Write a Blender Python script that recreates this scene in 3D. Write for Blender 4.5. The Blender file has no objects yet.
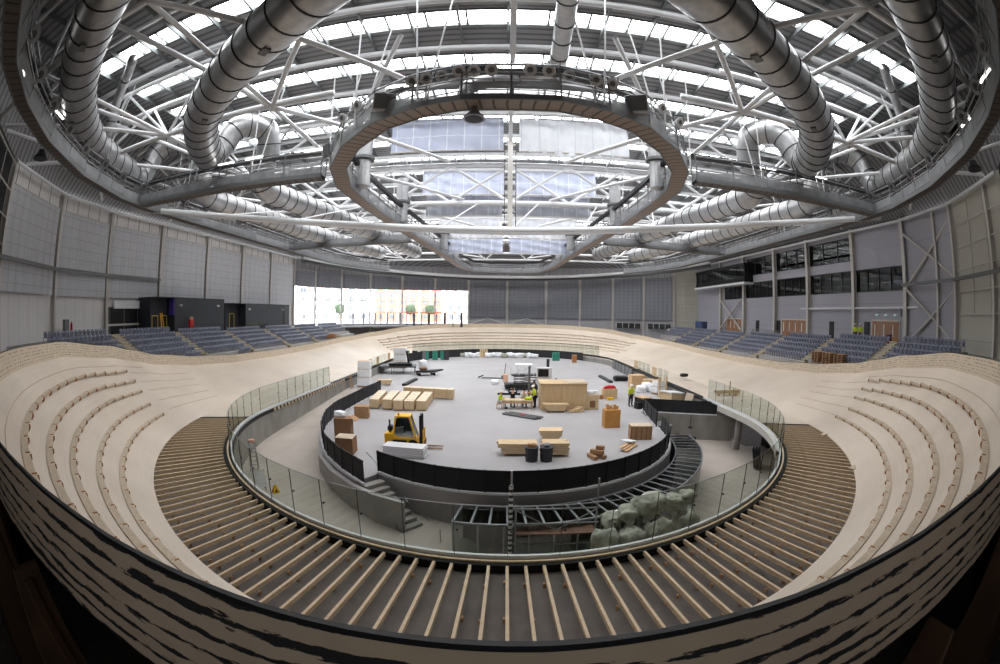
import bpy, bmesh, math, random
from mathutils import Vector, Matrix
random.seed(7)
PI = math.pi
scene = bpy.context.scene
COL = scene.collection

# ------------------------------------------------------------------ helpers
def lin(c):
    c /= 255.0
    return c / 12.92 if c <= 0.04045 else ((c + 0.055) / 1.055) ** 2.4
def S(r, g, b): return (lin(r), lin(g), lin(b), 1.0)

def new_mat(name):
    m = bpy.data.materials.new(name); m.use_nodes = True
    nt = m.node_tree; nt.nodes.clear()
    out = nt.nodes.new('ShaderNodeOutputMaterial')
    return m, nt, out

def mat(name, c, rough=0.6, metal=0.0, c2=None, scale=4.0, amount=0.5, stretch=None, bump=0.0, spec=0.4, detail=4.0):
    m, nt, out = new_mat(name)
    b = nt.nodes.new('ShaderNodeBsdfPrincipled')
    b.inputs['Roughness'].default_value = rough; b.inputs['Metallic'].default_value = metal
    b.inputs['Specular IOR Level'].default_value = spec
    nt.links.new(b.outputs[0], out.inputs[0])
    b.inputs['Base Color'].default_value = c
    if c2 is not None or bump:
        tc = nt.nodes.new('ShaderNodeTexCoord'); mp = nt.nodes.new('ShaderNodeMapping')
        if stretch: mp.inputs['Scale'].default_value = stretch
        nz = nt.nodes.new('ShaderNodeTexNoise'); nz.inputs['Scale'].default_value = scale; nz.inputs['Detail'].default_value = detail
        nt.links.new(tc.outputs['Object'], mp.inputs[0]); nt.links.new(mp.outputs[0], nz.inputs['Vector'])
        if c2 is not None:
            r = nt.nodes.new('ShaderNodeMapRange'); r.inputs[1].default_value = 0.5 - amount / 2; r.inputs[2].default_value = 0.5 + amount / 2
            mx = nt.nodes.new('ShaderNodeMix'); mx.data_type = 'RGBA'
            mx.inputs[6].default_value = c; mx.inputs[7].default_value = c2
            nt.links.new(nz.outputs[0], r.inputs[0]); nt.links.new(r.outputs[0], mx.inputs[0]); nt.links.new(mx.outputs[2], b.inputs['Base Color'])
        if bump:
            bp = nt.nodes.new('ShaderNodeBump'); bp.inputs['Strength'].default_value = bump; bp.inputs['Distance'].default_value = 0.05
            nt.links.new(nz.outputs[0], bp.inputs['Height']); nt.links.new(bp.outputs[0], b.inputs['Normal'])
    return m

def stripe_mat(name, c, c2, axis, period, width, rough=0.6, metal=0.0, noise=None, axis2=None, period2=1.0, width2=0.1, uv=False):
    """Surface with thin lines of c2 every `period` along an axis (and optionally a second axis)."""
    m, nt, out = new_mat(name)
    b = nt.nodes.new('ShaderNodeBsdfPrincipled'); b.inputs['Roughness'].default_value = rough; b.inputs['Metallic'].default_value = metal
    nt.links.new(b.outputs[0], out.inputs[0])
    tc = nt.nodes.new('ShaderNodeTexCoord'); sp = nt.nodes.new('ShaderNodeSeparateXYZ')
    nt.links.new(tc.outputs['UV' if uv else 'Object'], sp.inputs[0])
    def line(ax, per, w):
        d = nt.nodes.new('ShaderNodeMath'); d.operation = 'DIVIDE'; d.inputs[1].default_value = per
        f = nt.nodes.new('ShaderNodeMath'); f.operation = 'FRACT'
        l = nt.nodes.new('ShaderNodeMath'); l.operation = 'LESS_THAN'; l.inputs[1].default_value = w / per
        nt.links.new(sp.outputs[ax], d.inputs[0]); nt.links.new(d.outputs[0], f.inputs[0]); nt.links.new(f.outputs[0], l.inputs[0])
        return l
    l = line(axis, period, width)
    if axis2 is not None:
        l2 = line(axis2, period2, width2)
        mxx = nt.nodes.new('ShaderNodeMath'); mxx.operation = 'MAXIMUM'
        nt.links.new(l.outputs[0], mxx.inputs[0]); nt.links.new(l2.outputs[0], mxx.inputs[1]); l = mxx
    mx = nt.nodes.new('ShaderNodeMix'); mx.data_type = 'RGBA'
    mx.inputs[6].default_value = c; mx.inputs[7].default_value = c2
    if noise:
        nz = nt.nodes.new('ShaderNodeTexNoise'); nz.inputs['Scale'].default_value = noise[1]
        nt.links.new(tc.outputs['Object'], nz.inputs['Vector'])
        m2 = nt.nodes.new('ShaderNodeMix'); m2.data_type = 'RGBA'; m2.inputs[6].default_value = c; m2.inputs[7].default_value = noise[0]
        nt.links.new(nz.outputs[0], m2.inputs[0]); nt.links.new(m2.outputs[2], mx.inputs[6])
    nt.links.new(l.outputs[0], mx.inputs[0]); nt.links.new(mx.outputs[2], b.inputs['Base Color'])
    return m

def emit_mat(name, c, s):
    m, nt, out = new_mat(name)
    e = nt.nodes.new('ShaderNodeEmission'); e.inputs[0].default_value = c; e.inputs[1].default_value = s
    nt.links.new(e.outputs[0], out.inputs[0]); return m

def glass_mat(name, tint, refl=0.06, rough=0.02, glc=(1, 1, 1, 1), fk=0.5):
    m, nt, out = new_mat(name)
    t = nt.nodes.new('ShaderNodeBsdfTransparent'); t.inputs[0].default_value = tint
    g = nt.nodes.new('ShaderNodeBsdfGlossy'); g.inputs['Roughness'].default_value = rough; g.inputs[0].default_value = glc
    lw = nt.nodes.new('ShaderNodeFresnel'); lw.inputs[0].default_value = 1.45
    ad = nt.nodes.new('ShaderNodeMath'); ad.operation = 'MULTIPLY_ADD'; ad.inputs[1].default_value = fk; ad.inputs[2].default_value = refl; ad.use_clamp = True
    mx = nt.nodes.new('ShaderNodeMixShader')
    nt.links.new(lw.outputs[0], ad.inputs[0]); nt.links.new(ad.outputs[0], mx.inputs[0])
    nt.links.new(t.outputs[0], mx.inputs[1]); nt.links.new(g.outputs[0], mx.inputs[2]); nt.links.new(mx.outputs[0], out.inputs[0])
    return m

class MB:
    def __init__(s): s.v = []; s.f = []; s.uv = None; s.mi = []; s.cur = 0
    def add(s, vs, fs):
        o = len(s.v); s.v += [tuple(v) for v in vs]; s.f += [tuple(i + o for i in f) for f in fs]; s.mi += [s.cur] * len(fs); return s
    def box(s, c, d, rz=0.0, M=None, taper=1.0):
        x, y, z = d[0] / 2, d[1] / 2, d[2] / 2
        R = M if M is not None else Matrix.Rotation(rz, 3, 'Z')
        c = Vector(c)
        vs = [c + R @ Vector((sx * x * (taper if sz > 0 else 1), sy * y * (taper if sz > 0 else 1), sz * z)) for sz in (-1, 1) for sy in (-1, 1) for sx in (-1, 1)]
        return s.add(vs, [(0, 2, 3, 1), (4, 5, 7, 6), (0, 1, 5, 4), (2, 6, 7, 3), (0, 4, 6, 2), (1, 3, 7, 5)])
    def bar(s, p, q, w, h=None, up=(0, 0, 1)):
        """Rectangular bar from p to q: w across, h along up."""
        h = w if h is None else h
        p, q = Vector(p), Vector(q); d = (q - p)
        if d.length < 1e-6: return s
        d.normalize(); u = Vector(up)
        if abs(d.dot(u)) > 0.99: u = Vector((1, 0, 0))
        r = d.cross(u).normalized(); u = r.cross(d)
        vs = [c + r * a * w / 2 + u * b * h / 2 for c in (p, q) for a, b in ((-1, -1), (1, -1), (1, 1), (-1, 1))]
        return s.add(vs, [(3, 2, 1, 0), (4, 5, 6, 7), (0, 1, 5, 4), (1, 2, 6, 5), (2, 3, 7, 6), (3, 0, 4, 7)])
    def tube(s, pts, r, n=8, cap=True, closed=False):
        pts = [Vector(p) for p in pts]; k = len(pts); rs = r if isinstance(r, (list, tuple)) else [r] * k
        vs = []; prev = None
        for i, p in enumerate(pts):
            a = pts[(i - 1) % k] if (i > 0 or closed) else p
            b = pts[(i + 1) % k] if (i < k - 1 or closed) else p
            d = (b - a).normalized()
            if prev is None:
                u = Vector((0, 0, 1)) if abs(d.z) < 0.9 else Vector((1, 0, 0))
                x = d.cross(u).normalized()
            else:
                x = (prev - d * prev.dot(d)).normalized()
            prev = x; y = d.cross(x)
            vs += [p + (x * math.cos(2 * PI * j / n) + y * math.sin(2 * PI * j / n)) * rs[i] for j in range(n)]
        fs = []
        for i in range(k if closed else k - 1):
            i2 = (i + 1) % k
            fs += [(i * n + j, i * n + (j + 1) % n, i2 * n + (j + 1) % n, i2 * n + j) for j in range(n)]
        if cap and not closed:
            fs += [tuple(range(n - 1, -1, -1)), tuple(range((k - 1) * n, k * n))]
        return s.add(vs, fs)
    def lathe(s, c, prof, n=16, axis=None):
        """prof: (radius, height) pairs about c, along axis (default z)."""
        c = Vector(c); M = Matrix.Identity(3) if axis is None else Vector((0, 0, 1)).rotation_difference(Vector(axis)).to_matrix()
        vs = [c + M @ Vector((r * math.cos(2 * PI * j / n), r * math.sin(2 * PI * j / n), h)) for r, h in prof for j in range(n)]
        fs = [(i * n + j, i * n + (j + 1) % n, (i + 1) * n + (j + 1) % n, (i + 1) * n + j) for i in range(len(prof) - 1) for j in range(n)]
        fs += [tuple(range(n - 1, -1, -1)), tuple(range((len(prof) - 1) * n, len(prof) * n))]
        return s.add(vs, fs)
    def grid(s, rows, closed=False):
        """rows of points -> sheet."""
        a, b = len(rows), len(rows[0])
        vs = [p for r in rows for p in r]
        fs = [(i * b + j, i * b + j + 1, ((i + 1) % a) * b + j + 1, ((i + 1) % a) * b + j) for i in range(a if closed else a - 1) for j in range(b - 1)]
        return s.add(vs, fs)
    def prism(s, poly, z0, z1):
        n = len(poly)
        vs = [(x, y, z0) for x, y in poly] + [(x, y, z1) for x, y in poly]
        fs = [tuple(range(n - 1, -1, -1)), tuple(range(n, 2 * n))] + [(i, (i + 1) % n, n + (i + 1) % n, n + i) for i in range(n)]
        return s.add(vs, fs)
    def extr(s, poly3, d):
        """closed planar outline (3-D points) extruded by vector d."""
        n = len(poly3); d = Vector(d)
        vs = [Vector(p) for p in poly3] + [Vector(p) + d for p in poly3]
        fs = [tuple(range(n - 1, -1, -1)), tuple(range(n, 2 * n))] + [(i, (i + 1) % n, n + (i + 1) % n, n + i) for i in range(n)]
        return s.add(vs, fs)

def obj(name, mb, m, parent=None, smooth=False, world=True, uvs=None, bevel=0.0):
    me = bpy.data.meshes.new(name)
    vs = mb.v
    if parent is not None and world:
        inv = PW[parent.name].inverted(); vs = [inv @ Vector(v) for v in vs]
    me.from_pydata([tuple(v) for v in vs], [], mb.f)
    ms = m if isinstance(m, (list, tuple)) else [m]
    for x in ms: me.materials.append(x)
    if len(ms) > 1: me.polygons.foreach_set('material_index', mb.mi)
    if uvs is not None:
        ul = me.uv_layers.new(name='UVMap')
        for l in me.loops: ul.data[l.index].uv = uvs[l.vertex_index]
    bm = bmesh.new(); bm.from_mesh(me); bmesh.ops.recalc_face_normals(bm, faces=bm.faces[:]); bm.to_mesh(me); bm.free()
    if smooth: me.polygons.foreach_set('use_smooth', [True] * len(me.polygons))
    me.update()
    o = bpy.data.objects.new(name, me); COL.objects.link(o)
    if parent is not None: o.parent = parent
    PW[o.name] = PW[parent.name].copy() if parent is not None else Matrix.Identity(4)
    if bevel:
        bv = o.modifiers.new('edge', 'BEVEL'); bv.width = bevel; bv.segments = 2; bv.limit_method = 'ANGLE'
    return o
PW = {}
def tag(o, label, cat, group=None, kind=None):
    o['label'] = label; o['category'] = cat
    if group: o['group'] = group
    if kind: o['kind'] = kind
    return o
def thing(name, label, cat, loc=(0, 0, 0), rz=0.0, group=None):
    o = bpy.data.objects.new(name, None); COL.objects.link(o); o.empty_display_size = 0.3
    o.location = loc; o.rotation_euler = (0, 0, rz)
    PW[o.name] = Matrix.Translation(Vector(loc)) @ Matrix.Rotation(rz, 4, 'Z')
    return tag(o, label, cat, group)
def struct(name, mb, m, label=None, **k):
    o = obj(name, mb, m, **k); o['kind'] = 'structure'
    if label: o['label'] = label
    return o
def lpart(name, mb, m, parent, **k): return obj(name, mb, m, parent, world=False, **k)
def dup(o, loc=None, rz=None, label=None, parent=None):
    c = o.copy(); COL.objects.link(c)
    if parent is not None: c.parent = parent
    if loc is not None: c.location = loc
    if rz is not None: c.rotation_euler = (0, 0, rz)
    if label: c['label'] = label
    for ch in list(o.children): dup(ch, parent=c)
    return c

ONES = 'zeroth first second third fourth fifth sixth seventh eighth ninth tenth eleventh twelfth thirteenth fourteenth fifteenth sixteenth seventeenth eighteenth nineteenth'.split()
TENS = {2: 'twenty', 3: 'thirty', 4: 'forty', 5: 'fifty', 6: 'sixty', 7: 'seventy', 8: 'eighty', 9: 'ninety'}
TENTH = {2: 'twentieth', 3: 'thirtieth', 4: 'fortieth', 5: 'fiftieth', 6: 'sixtieth', 7: 'seventieth', 8: 'eightieth', 9: 'ninetieth'}
def nth(n):
    if n < 20: return ONES[n]
    t, u = divmod(n, 10)
    return TENTH[t] if u == 0 else TENS[t] + '-' + ONES[u]

# ------------------------------------------------------------------ camera (a 16 mm fisheye on a full-frame body)
CAMZ = 7.0
def cam_axes(pitch=2.22, yaw=0.675, roll=0.68):
    p, y, r = map(math.radians, (pitch, yaw, roll))
    fwd = Vector((-math.sin(y) * math.cos(p), math.cos(y) * math.cos(p), -math.sin(p)))
    right = Vector((math.cos(y), math.sin(y), 0)); up = right.cross(fwd)
    c, s = math.cos(r), math.sin(r)
    return right * c + up * s, up * c - right * s, fwd
RIGHT, UP, FWD = cam_axes()
cd = bpy.data.cameras.new('camera'); cam = bpy.data.objects.new('camera', cd); COL.objects.link(cam)
cd.type = 'PANO'; cd.sensor_width = 36.0; cd.sensor_fit = 'HORIZONTAL'
cd.panorama_type = 'FISHEYE_EQUISOLID'
cd.fisheye_lens = 444 * 36 / 1000.0
cd.fisheye_fov = math.radians(190)
cd.clip_start = 0.05; cd.clip_end = 600
Mc = Matrix((RIGHT, UP, -FWD)).transposed().to_4x4(); Mc.translation = (0, 0, CAMZ)
cam.matrix_world = Mc
scene.camera = cam

def ray(px, py):
    dx, dy = px - 500, 332 - py; r = math.hypot(dx, dy)
    if r < 1e-9: return FWD.copy()
    th = 2 * math.asin(min(1, r / 888.0))
    return FWD * math.cos(th) + (RIGHT * dx + UP * dy) * (math.sin(th) / r)
def at(px, py, x=None, y=None, z=None):
    """The place in the hall seen at a point of the photograph, on a plane x, y or z = const."""
    d = ray(px, py)
    t = x / d.x if x is not None else y / d.y if y is not None else (z - CAMZ) / d.z
    return Vector((d.x * t, d.y * t, CAMZ + d.z * t))

# ------------------------------------------------------------------ materials
M = {}
M['concrete'] = mat('concrete', S(176, 172, 170), 0.75, c2=S(150, 146, 144), scale=0.6, amount=0.6)
M['infield'] = mat('infield_concrete', S(172, 169, 170), 0.6, c2=S(156, 153, 154), scale=0.35, amount=0.7)
M['pit'] = mat('pit_concrete', S(186, 176, 166), 0.7, c2=S(160, 150, 140), scale=0.5, amount=0.7)
M['wallconc'] = mat('formed_concrete', S(158, 154, 148), 0.8, c2=S(126, 122, 116), scale=1.2, amount=0.6, stretch=(1, 1, .35))
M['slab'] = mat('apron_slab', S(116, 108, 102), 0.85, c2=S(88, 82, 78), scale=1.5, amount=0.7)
M['timber'] = mat('pine', S(218, 186, 146), 0.6, c2=S(190, 150, 108), scale=3, amount=0.6, stretch=(1, 1, 6))
M['joist'] = mat('joist_pine', S(222, 200, 170), 0.6, c2=S(196, 168, 134), scale=6, amount=0.7)
M['brace'] = mat('orange_timber', S(182, 128, 80), 0.6, c2=S(156, 100, 58), scale=6)
M['cleat'] = mat('cleat_wood', S(196, 160, 118), 0.6, c2=S(166, 126, 84), scale=8)
M['step'] = mat('step_board', S(212, 196, 174), 0.65, c2=S(184, 165, 142), scale=5, amount=0.7)
M['ply'] = mat('plywood', S(214, 188, 150), 0.55, c2=S(198, 168, 126), scale=2.2, amount=0.5, stretch=(3, 3, .5))
M['osb'] = mat('orange_plywood', S(206, 152, 84), 0.6, c2=S(186, 128, 64), scale=5)
M['crate'] = mat('crate_wood', S(224, 200, 164), 0.6, c2=S(200, 170, 130), scale=3, amount=0.6, stretch=(1, 4, 4))
M['card'] = mat('cardboard', S(176, 138, 104), 0.8, c2=S(158, 120, 86), scale=3)
M['card2'] = mat('brown_carton', S(150, 112, 82), 0.8, c2=S(134, 98, 70), scale=3)
M['paper'] = mat('white_wrap', S(246, 246, 248), 0.45, c2=S(226, 228, 232), scale=5, bump=0.3)
M['sheetw'] = mat('white_board', S(226, 224, 226), 0.5)
M['black'] = mat('black_paint', S(26, 26, 28), 0.5)
M['rubber'] = mat('rubber', S(22, 22, 22), 0.85)
M['fabric'] = mat('black_mesh_fabric', S(50, 50, 54), 0.8, c2=S(38, 38, 41), scale=8)
M['steel'] = mat('galvanised', S(168, 170, 172), 0.35, 0.85, c2=S(140, 142, 146), scale=9)
M['dullsteel'] = mat('dull_steel', S(120, 121, 122), 0.55, 0.5)
M['white'] = mat('white_steel', S(226, 227, 229), 0.45)
M['cream'] = mat('column_paint', S(202, 197, 190), 0.5)
M['darkgrey'] = mat('charcoal_cladding', S(52, 54, 60), 0.6)
M['duct'] = stripe_mat('spiral_duct', S(176, 176, 174), S(140, 140, 138), 2, 0.2, 0.05, 0.34, 0.8)
M['ductmat'] = mat('duct_metal', S(190, 190, 190), 0.36, 0.85, c2=S(160, 160, 162), scale=2.5, amount=0.6)
M['band'] = mat('duct_joint', S(40, 40, 42), 0.6)
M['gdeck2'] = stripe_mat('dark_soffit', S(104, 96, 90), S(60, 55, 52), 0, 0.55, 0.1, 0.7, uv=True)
M['under'] = mat('dark_underside_ply', S(92, 66, 46), 0.7, c2=S(64, 46, 32), scale=2)
M['lid'] = mat('pale_crate_lid', S(236, 222, 200), 0.6, c2=S(216, 198, 170), scale=3)
M['seam'] = mat('seam_brown', S(186, 158, 128), 0.6)
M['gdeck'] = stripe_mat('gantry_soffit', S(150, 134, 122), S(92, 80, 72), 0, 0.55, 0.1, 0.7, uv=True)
M['mesh'] = mat('gantry_infill', S(178, 180, 182), 0.5, 0.3, c2=S(140, 142, 146), scale=1.5)
def wire_mesh(m, k):
    nt = m.node_tree; out = [n for n in nt.nodes if n.type == 'OUTPUT_MATERIAL'][0]; b = out.inputs[0].links[0].from_socket
    t = nt.nodes.new('ShaderNodeBsdfTransparent'); mx = nt.nodes.new('ShaderNodeMixShader'); mx.inputs[0].default_value = k
    nt.links.new(b, mx.inputs[1]); nt.links.new(t.outputs[0], mx.inputs[2]); nt.links.new(mx.outputs[0], out.inputs[0])
wire_mesh(M['mesh'], 0.45)
M['skylight'] = emit_mat('skylight_daylight', (0.97, 0.985, 1.0, 1), 11.0)
M['nearwin'] = emit_mat('window_daylight', (0.97, 0.985, 1.0, 1), 0.6)  # added glow behind the camera that lights the near parapet
M['tubelight'] = emit_mat('fluorescent_tube', (1, 0.98, 0.95, 1), 8.0)
M['deckroof'] = stripe_mat('roof_deck', S(150, 149, 150), S(104, 104, 106), 1, 0.6, 0.22, 0.6)
M['rafter'] = mat('rafter_grey', S(112, 116, 116), 0.5)
M['seat'] = mat('seat_plastic', S(142, 146, 162), 0.45, c2=S(118, 122, 140), scale=1.2, amount=0.5)
M['yellow'] = mat('yellow_edge', S(214, 184, 96), 0.6)
M['ylw'] = mat('forklift_yellow', S(240, 184, 24), 0.4)
M['red'] = mat('red_paint', S(200, 30, 34), 0.5)
M['green'] = mat('green_plastic', S(48, 130, 110), 0.5)
M['hiviz'] = mat('high_visibility', S(206, 230, 40), 0.7)
M['skin'] = mat('skin', S(214, 168, 140), 0.6)
M['navy'] = mat('dark_clothes', S(34, 36, 46), 0.8)
M['tshirt'] = mat('pale_shirt', S(214, 212, 208), 0.8)
M['hatw'] = mat('white_helmet', S(238, 236, 232), 0.4)
M['hair'] = mat('dark_hair', S(40, 32, 28), 0.7)
M['bag'] = mat('bulk_bag', S(190, 190, 176), 0.7, c2=S(146, 146, 130), scale=3.5, amount=0.4, bump=0.9, detail=6)
M['deckboard'] = mat('weathered_board', S(122, 88, 70), 0.7, c2=S(96, 66, 52), scale=4)
M['blind'] = stripe_mat('grid_blind', S(206, 206, 210), S(160, 162, 170), 2, 0.95, 0.05, 0.8, noise=(S(190, 190, 194), 0.7), axis2=0, period2=1.3, width2=0.06)
M['blindx'] = stripe_mat('grid_blind_end', S(136, 137, 144), S(104, 106, 116), 2, 0.8, 0.06, 0.8, noise=(S(120, 121, 128), 0.7), axis2=0, period2=1.0, width2=0.07)
M['walll'] = stripe_mat('wall_panel_light', S(226, 222, 220), S(190, 188, 188), 1, 1.6, 0.05, 0.6)
M['wallr'] = stripe_mat('wall_panel_lilac', S(168, 166, 175), S(146, 144, 153), 2, 3.1, 0.05, 0.65)
M['wallf'] = mat('wall_panel_far', S(166, 164, 168), 0.65)
M['beige'] = stripe_mat('wall_panel_beige', S(190, 186, 174), S(160, 156, 146), 2, 2.0, 0.06, 0.65)
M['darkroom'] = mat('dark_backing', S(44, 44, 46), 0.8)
M['glass'] = glass_mat('balustrade_glass', (0.85, 0.88, 0.862, 1), 0.012, 0.05, fk=0.10)
M['winglass'] = glass_mat('window_glass', (0.93, 0.95, 0.96, 1), 0.03)
M['darkglass'] = glass_mat('tinted_glass', (0.30, 0.34, 0.33, 1), 0.10, 0.02)
M['doorwood'] = mat('door_veneer', S(168, 124, 92), 0.5, c2=S(150, 106, 74), scale=3, stretch=(4, 4, 1))
M['violet'] = mat('violet_panel', S(92, 72, 180), 0.6)
M['brick'] = mat('outside_brick', S(226, 140, 116), 0.8, c2=S(206, 118, 96), scale=0.8)
M['render'] = mat('outside_render', S(232, 228, 222), 0.8)
M['leaf'] = mat('tree_leaf', S(70, 84, 58), 0.7, c2=S(48, 60, 40), scale=3, bump=0.6)
M['asphalt'] = mat('asphalt', S(150, 150, 152), 0.9)

def translucent(name, c, line, px, pz, k=0.5):
    m = stripe_mat(name, c, line, 2, pz, 0.06, 0.6, axis2=0, period2=px, width2=0.08)
    nt = m.node_tree; b = [n for n in nt.nodes if n.type == 'BSDF_PRINCIPLED'][0]; out = [n for n in nt.nodes if n.type == 'OUTPUT_MATERIAL'][0]
    t = nt.nodes.new('ShaderNodeBsdfTranslucent'); mx = nt.nodes.new('ShaderNodeMixShader'); mx.inputs[0].default_value = k
    src = b.inputs['Base Color'].links[0].from_socket
    nt.links.new(src, t.inputs[0]); nt.links.new(b.outputs[0], mx.inputs[1]); nt.links.new(t.outputs[0], mx.inputs[2]); nt.links.new(mx.outputs[0], out.inputs[0])
    return m
M['banner'] = translucent('banner_blue', S(188, 194, 214), S(226, 228, 236), 1.45, 1.35, 0.16)
M['poly'] = translucent('polythene', S(226, 228, 233), S(206, 210, 220), 1.5, 9.0, 0.24)
M['bannerg'] = translucent('banner_grey', S(160, 162, 170), S(186, 188, 194), 1.4, 1.2, 0.06)

def track_mat():
    m, nt, out = new_mat('track_pine')
    b = nt.nodes.new('ShaderNodeBsdfPrincipled'); b.inputs['Roughness'].default_value = 0.55; b.inputs['Specular IOR Level'].default_value = 0.3
    nt.links.new(b.outputs[0], out.inputs[0])
    uv = nt.nodes.new('ShaderNodeTexCoord'); mp = nt.nodes.new('ShaderNodeMapping'); mp.inputs['Scale'].default_value = (0.25, 26, 1)
    nz = nt.nodes.new('ShaderNodeTexNoise'); nz.inputs['Scale'].default_value = 1.0; nz.inputs['Detail'].default_value = 3
    nt.links.new(uv.outputs['UV'], mp.inputs[0]); nt.links.new(mp.outputs[0], nz.inputs['Vector'])
    n2 = nt.nodes.new('ShaderNodeTexNoise'); n2.inputs['Scale'].default_value = 0.25; n2.inputs['Detail'].default_value = 3
    nt.links.new(uv.outputs['Object'], n2.inputs['Vector'])
    r = nt.nodes.new('ShaderNodeValToRGB'); r.color_ramp.elements[0].position = 0.3; r.color_ramp.elements[1].position = 0.72
    r.color_ramp.elements[0].color = S(196, 181, 165); r.color_ramp.elements[1].color = S(219, 206, 191)
    ad = nt.nodes.new('ShaderNodeMath'); ad.operation = 'MULTIPLY_ADD'; ad.inputs[1].default_value = 0.45
    ad2 = nt.nodes.new('ShaderNodeMath'); ad2.operation = 'MULTIPLY'; ad2.inputs[1].default_value = 0.55
    nt.links.new(n2.outputs[0], ad2.inputs[0]); nt.links.new(nz.outputs[0], ad.inputs[0]); nt.links.new(ad2.outputs[0], ad.inputs[2])
    nt.links.new(ad.outputs[0], r.inputs[0]); nt.links.new(r.outputs[0], b.inputs['Base Color'])
    return m
M['track'] = track_mat()

def board_mat(name, light, dark, boards, coverage, smear=0.0):
    """Horizontal boards seen edge-up with paint worn off in streaks; u runs along the boards (metres), v up (0-1)."""
    m, nt, out = new_mat(name)
    b = nt.nodes.new('ShaderNodeBsdfPrincipled'); b.inputs['Roughness'].default_value = 0.7
    nt.links.new(b.outputs[0], out.inputs[0])
    N = nt.nodes.new; L = nt.links.new
    tc = N('ShaderNodeTexCoord'); sp = N('ShaderNodeSeparateXYZ'); L(tc.outputs['UV'], sp.inputs[0])
    mp = N('ShaderNodeMapping'); mp.inputs['Scale'].default_value = (2.2, 9, 1); L(tc.outputs['UV'], mp.inputs[0])
    nz = N('ShaderNodeTexNoise'); nz.inputs['Scale'].default_value = 1.4; nz.inputs['Detail'].default_value = 6; nz.inputs['Roughness'].default_value = 0.65; L(mp.outputs[0], nz.inputs['Vector'])
    a = N('ShaderNodeMath'); a.operation = 'MULTIPLY'; a.inputs[1].default_value = boards; L(sp.outputs[1], a.inputs[0])
    fr = N('ShaderNodeMath'); fr.operation = 'FRACT'; L(a.outputs[0], fr.inputs[0])
    pp = N('ShaderNodeMath'); pp.operation = 'PINGPONG'; pp.inputs[1].default_value = 0.5; L(fr.outputs[0], pp.inputs[0])
    # worn paint: stays near the joints, with ragged edge
    sub = N('ShaderNodeMath'); sub.operation = 'MULTIPLY_ADD'; sub.inputs[1].default_value = -1.15; sub.inputs[2].default_value = coverage; L(nz.outputs[0], sub.inputs[0])
    m3 = N('ShaderNodeMapping'); m3.inputs['Scale'].default_value = (0.45, 2.2, 1); L(tc.outputs['UV'], m3.inputs[0])
    n3 = N('ShaderNodeTexNoise'); n3.inputs['Scale'].default_value = 1.0; n3.inputs['Detail'].default_value = 2; L(m3.outputs[0], n3.inputs['Vector'])
    s3 = N('ShaderNodeMapRange'); s3.inputs[1].default_value = 0.5; s3.inputs[2].default_value = 0.72; s3.inputs[3].default_value = 0.0; s3.inputs[4].default_value = -smear; L(n3.outputs[0], s3.inputs[0])
    a3 = N('ShaderNodeMath'); a3.operation = 'ADD'; L(sub.outputs[0], a3.inputs[0]); L(s3.outputs[0], a3.inputs[1])
    ad = N('ShaderNodeMath'); ad.operation = 'ADD'; L(pp.outputs[0], ad.inputs[0]); L(a3.outputs[0], ad.inputs[1])
    st = N('ShaderNodeMapRange'); st.inputs[1].default_value = 0.0; st.inputs[2].default_value = 0.03; L(ad.outputs[0], st.inputs[0])
    n2 = N('ShaderNodeTexNoise'); n2.inputs['Scale'].default_value = 3; L(tc.outputs['UV'], n2.inputs['Vector'])
    lc = N('ShaderNodeMix'); lc.data_type = 'RGBA'; lc.inputs[6].default_value = light; lc.inputs[7].default_value = tuple(x * 0.72 for x in light[:3]) + (1,); L(n2.outputs[0], lc.inputs[0])
    mx = N('ShaderNodeMix'); mx.data_type = 'RGBA'; mx.inputs[6].default_value = dark; L(lc.outputs[2], mx.inputs[7]); L(st.outputs[0], mx.inputs[0])
    L(mx.outputs[2], b.inputs['Base Color'])
    return m
M['worn'] = board_mat('worn_black_boards', S(200, 178, 154), S(30, 29, 30), 6, 0.475, 0.2)
M['slats'] = board_mat('parapet_slats', S(222, 205, 182), S(128, 116, 102), 6, 0.55)
# ------------------------------------------------------------------ plan curves of the hall
X0 = 0.15
YN, YF = 28.9, 69.8                      # centres of the near and far bend of the balustrade
ZI = -1.2                                # infield level
def interp(tab, t):
    if t <= tab[0][0]: return tab[0][1]
    for (a, va), (b, vb) in zip(tab, tab[1:]):
        if t <= b:
            k = (t - a) / (b - a); k = k * k * (3 - 2 * k) * 0.5 + k * 0.5
            return va + (vb - va) * k
    return tab[-1][1]
def loop(u, R, cn, cf):
    """u 0-1 near bend (left to right), 1-2 right straight, 2-3 far bend (right to left), 3-4 left straight."""
    u %= 4
    if u < 1: a = math.radians(-90 + 180 * u); return (X0 + R * math.sin(a), cn - R * math.cos(a))
    if u < 2: return (X0 + R, cn + (cf - cn) * (u - 1))
    if u < 3: a = math.radians(90 - 180 * (u - 2)); return (X0 + R * math.sin(a), cf + R * math.cos(a))
    return (X0 - R, cf + (cn - cf) * (u - 3))
def phi_u(deg): return (deg + 90) / 180.0
IN = (21.1, 27.8, 71.2); OUT = (28.5, 29.6, 69.5); BAL = (17.6, 28.9, 69.8)
ZTAB = [(1.1, 5.95), (6, 5.92), (13, 5.72), (20, 5.0), (23.5, 4.4), (27.2, 3.75), (33, 3.15), (40, 2.75), (50, 2.58), (60, 2.62), (67, 2.8), (76, 3.05), (83, 3.6), (90, 4.5), (95, 4.95), (98, 5.05)]
def rim_top(u): return interp(ZTAB, loop(u, *OUT)[1])
def plank_edge(u): return rim_top(u) - 0.84
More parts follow.
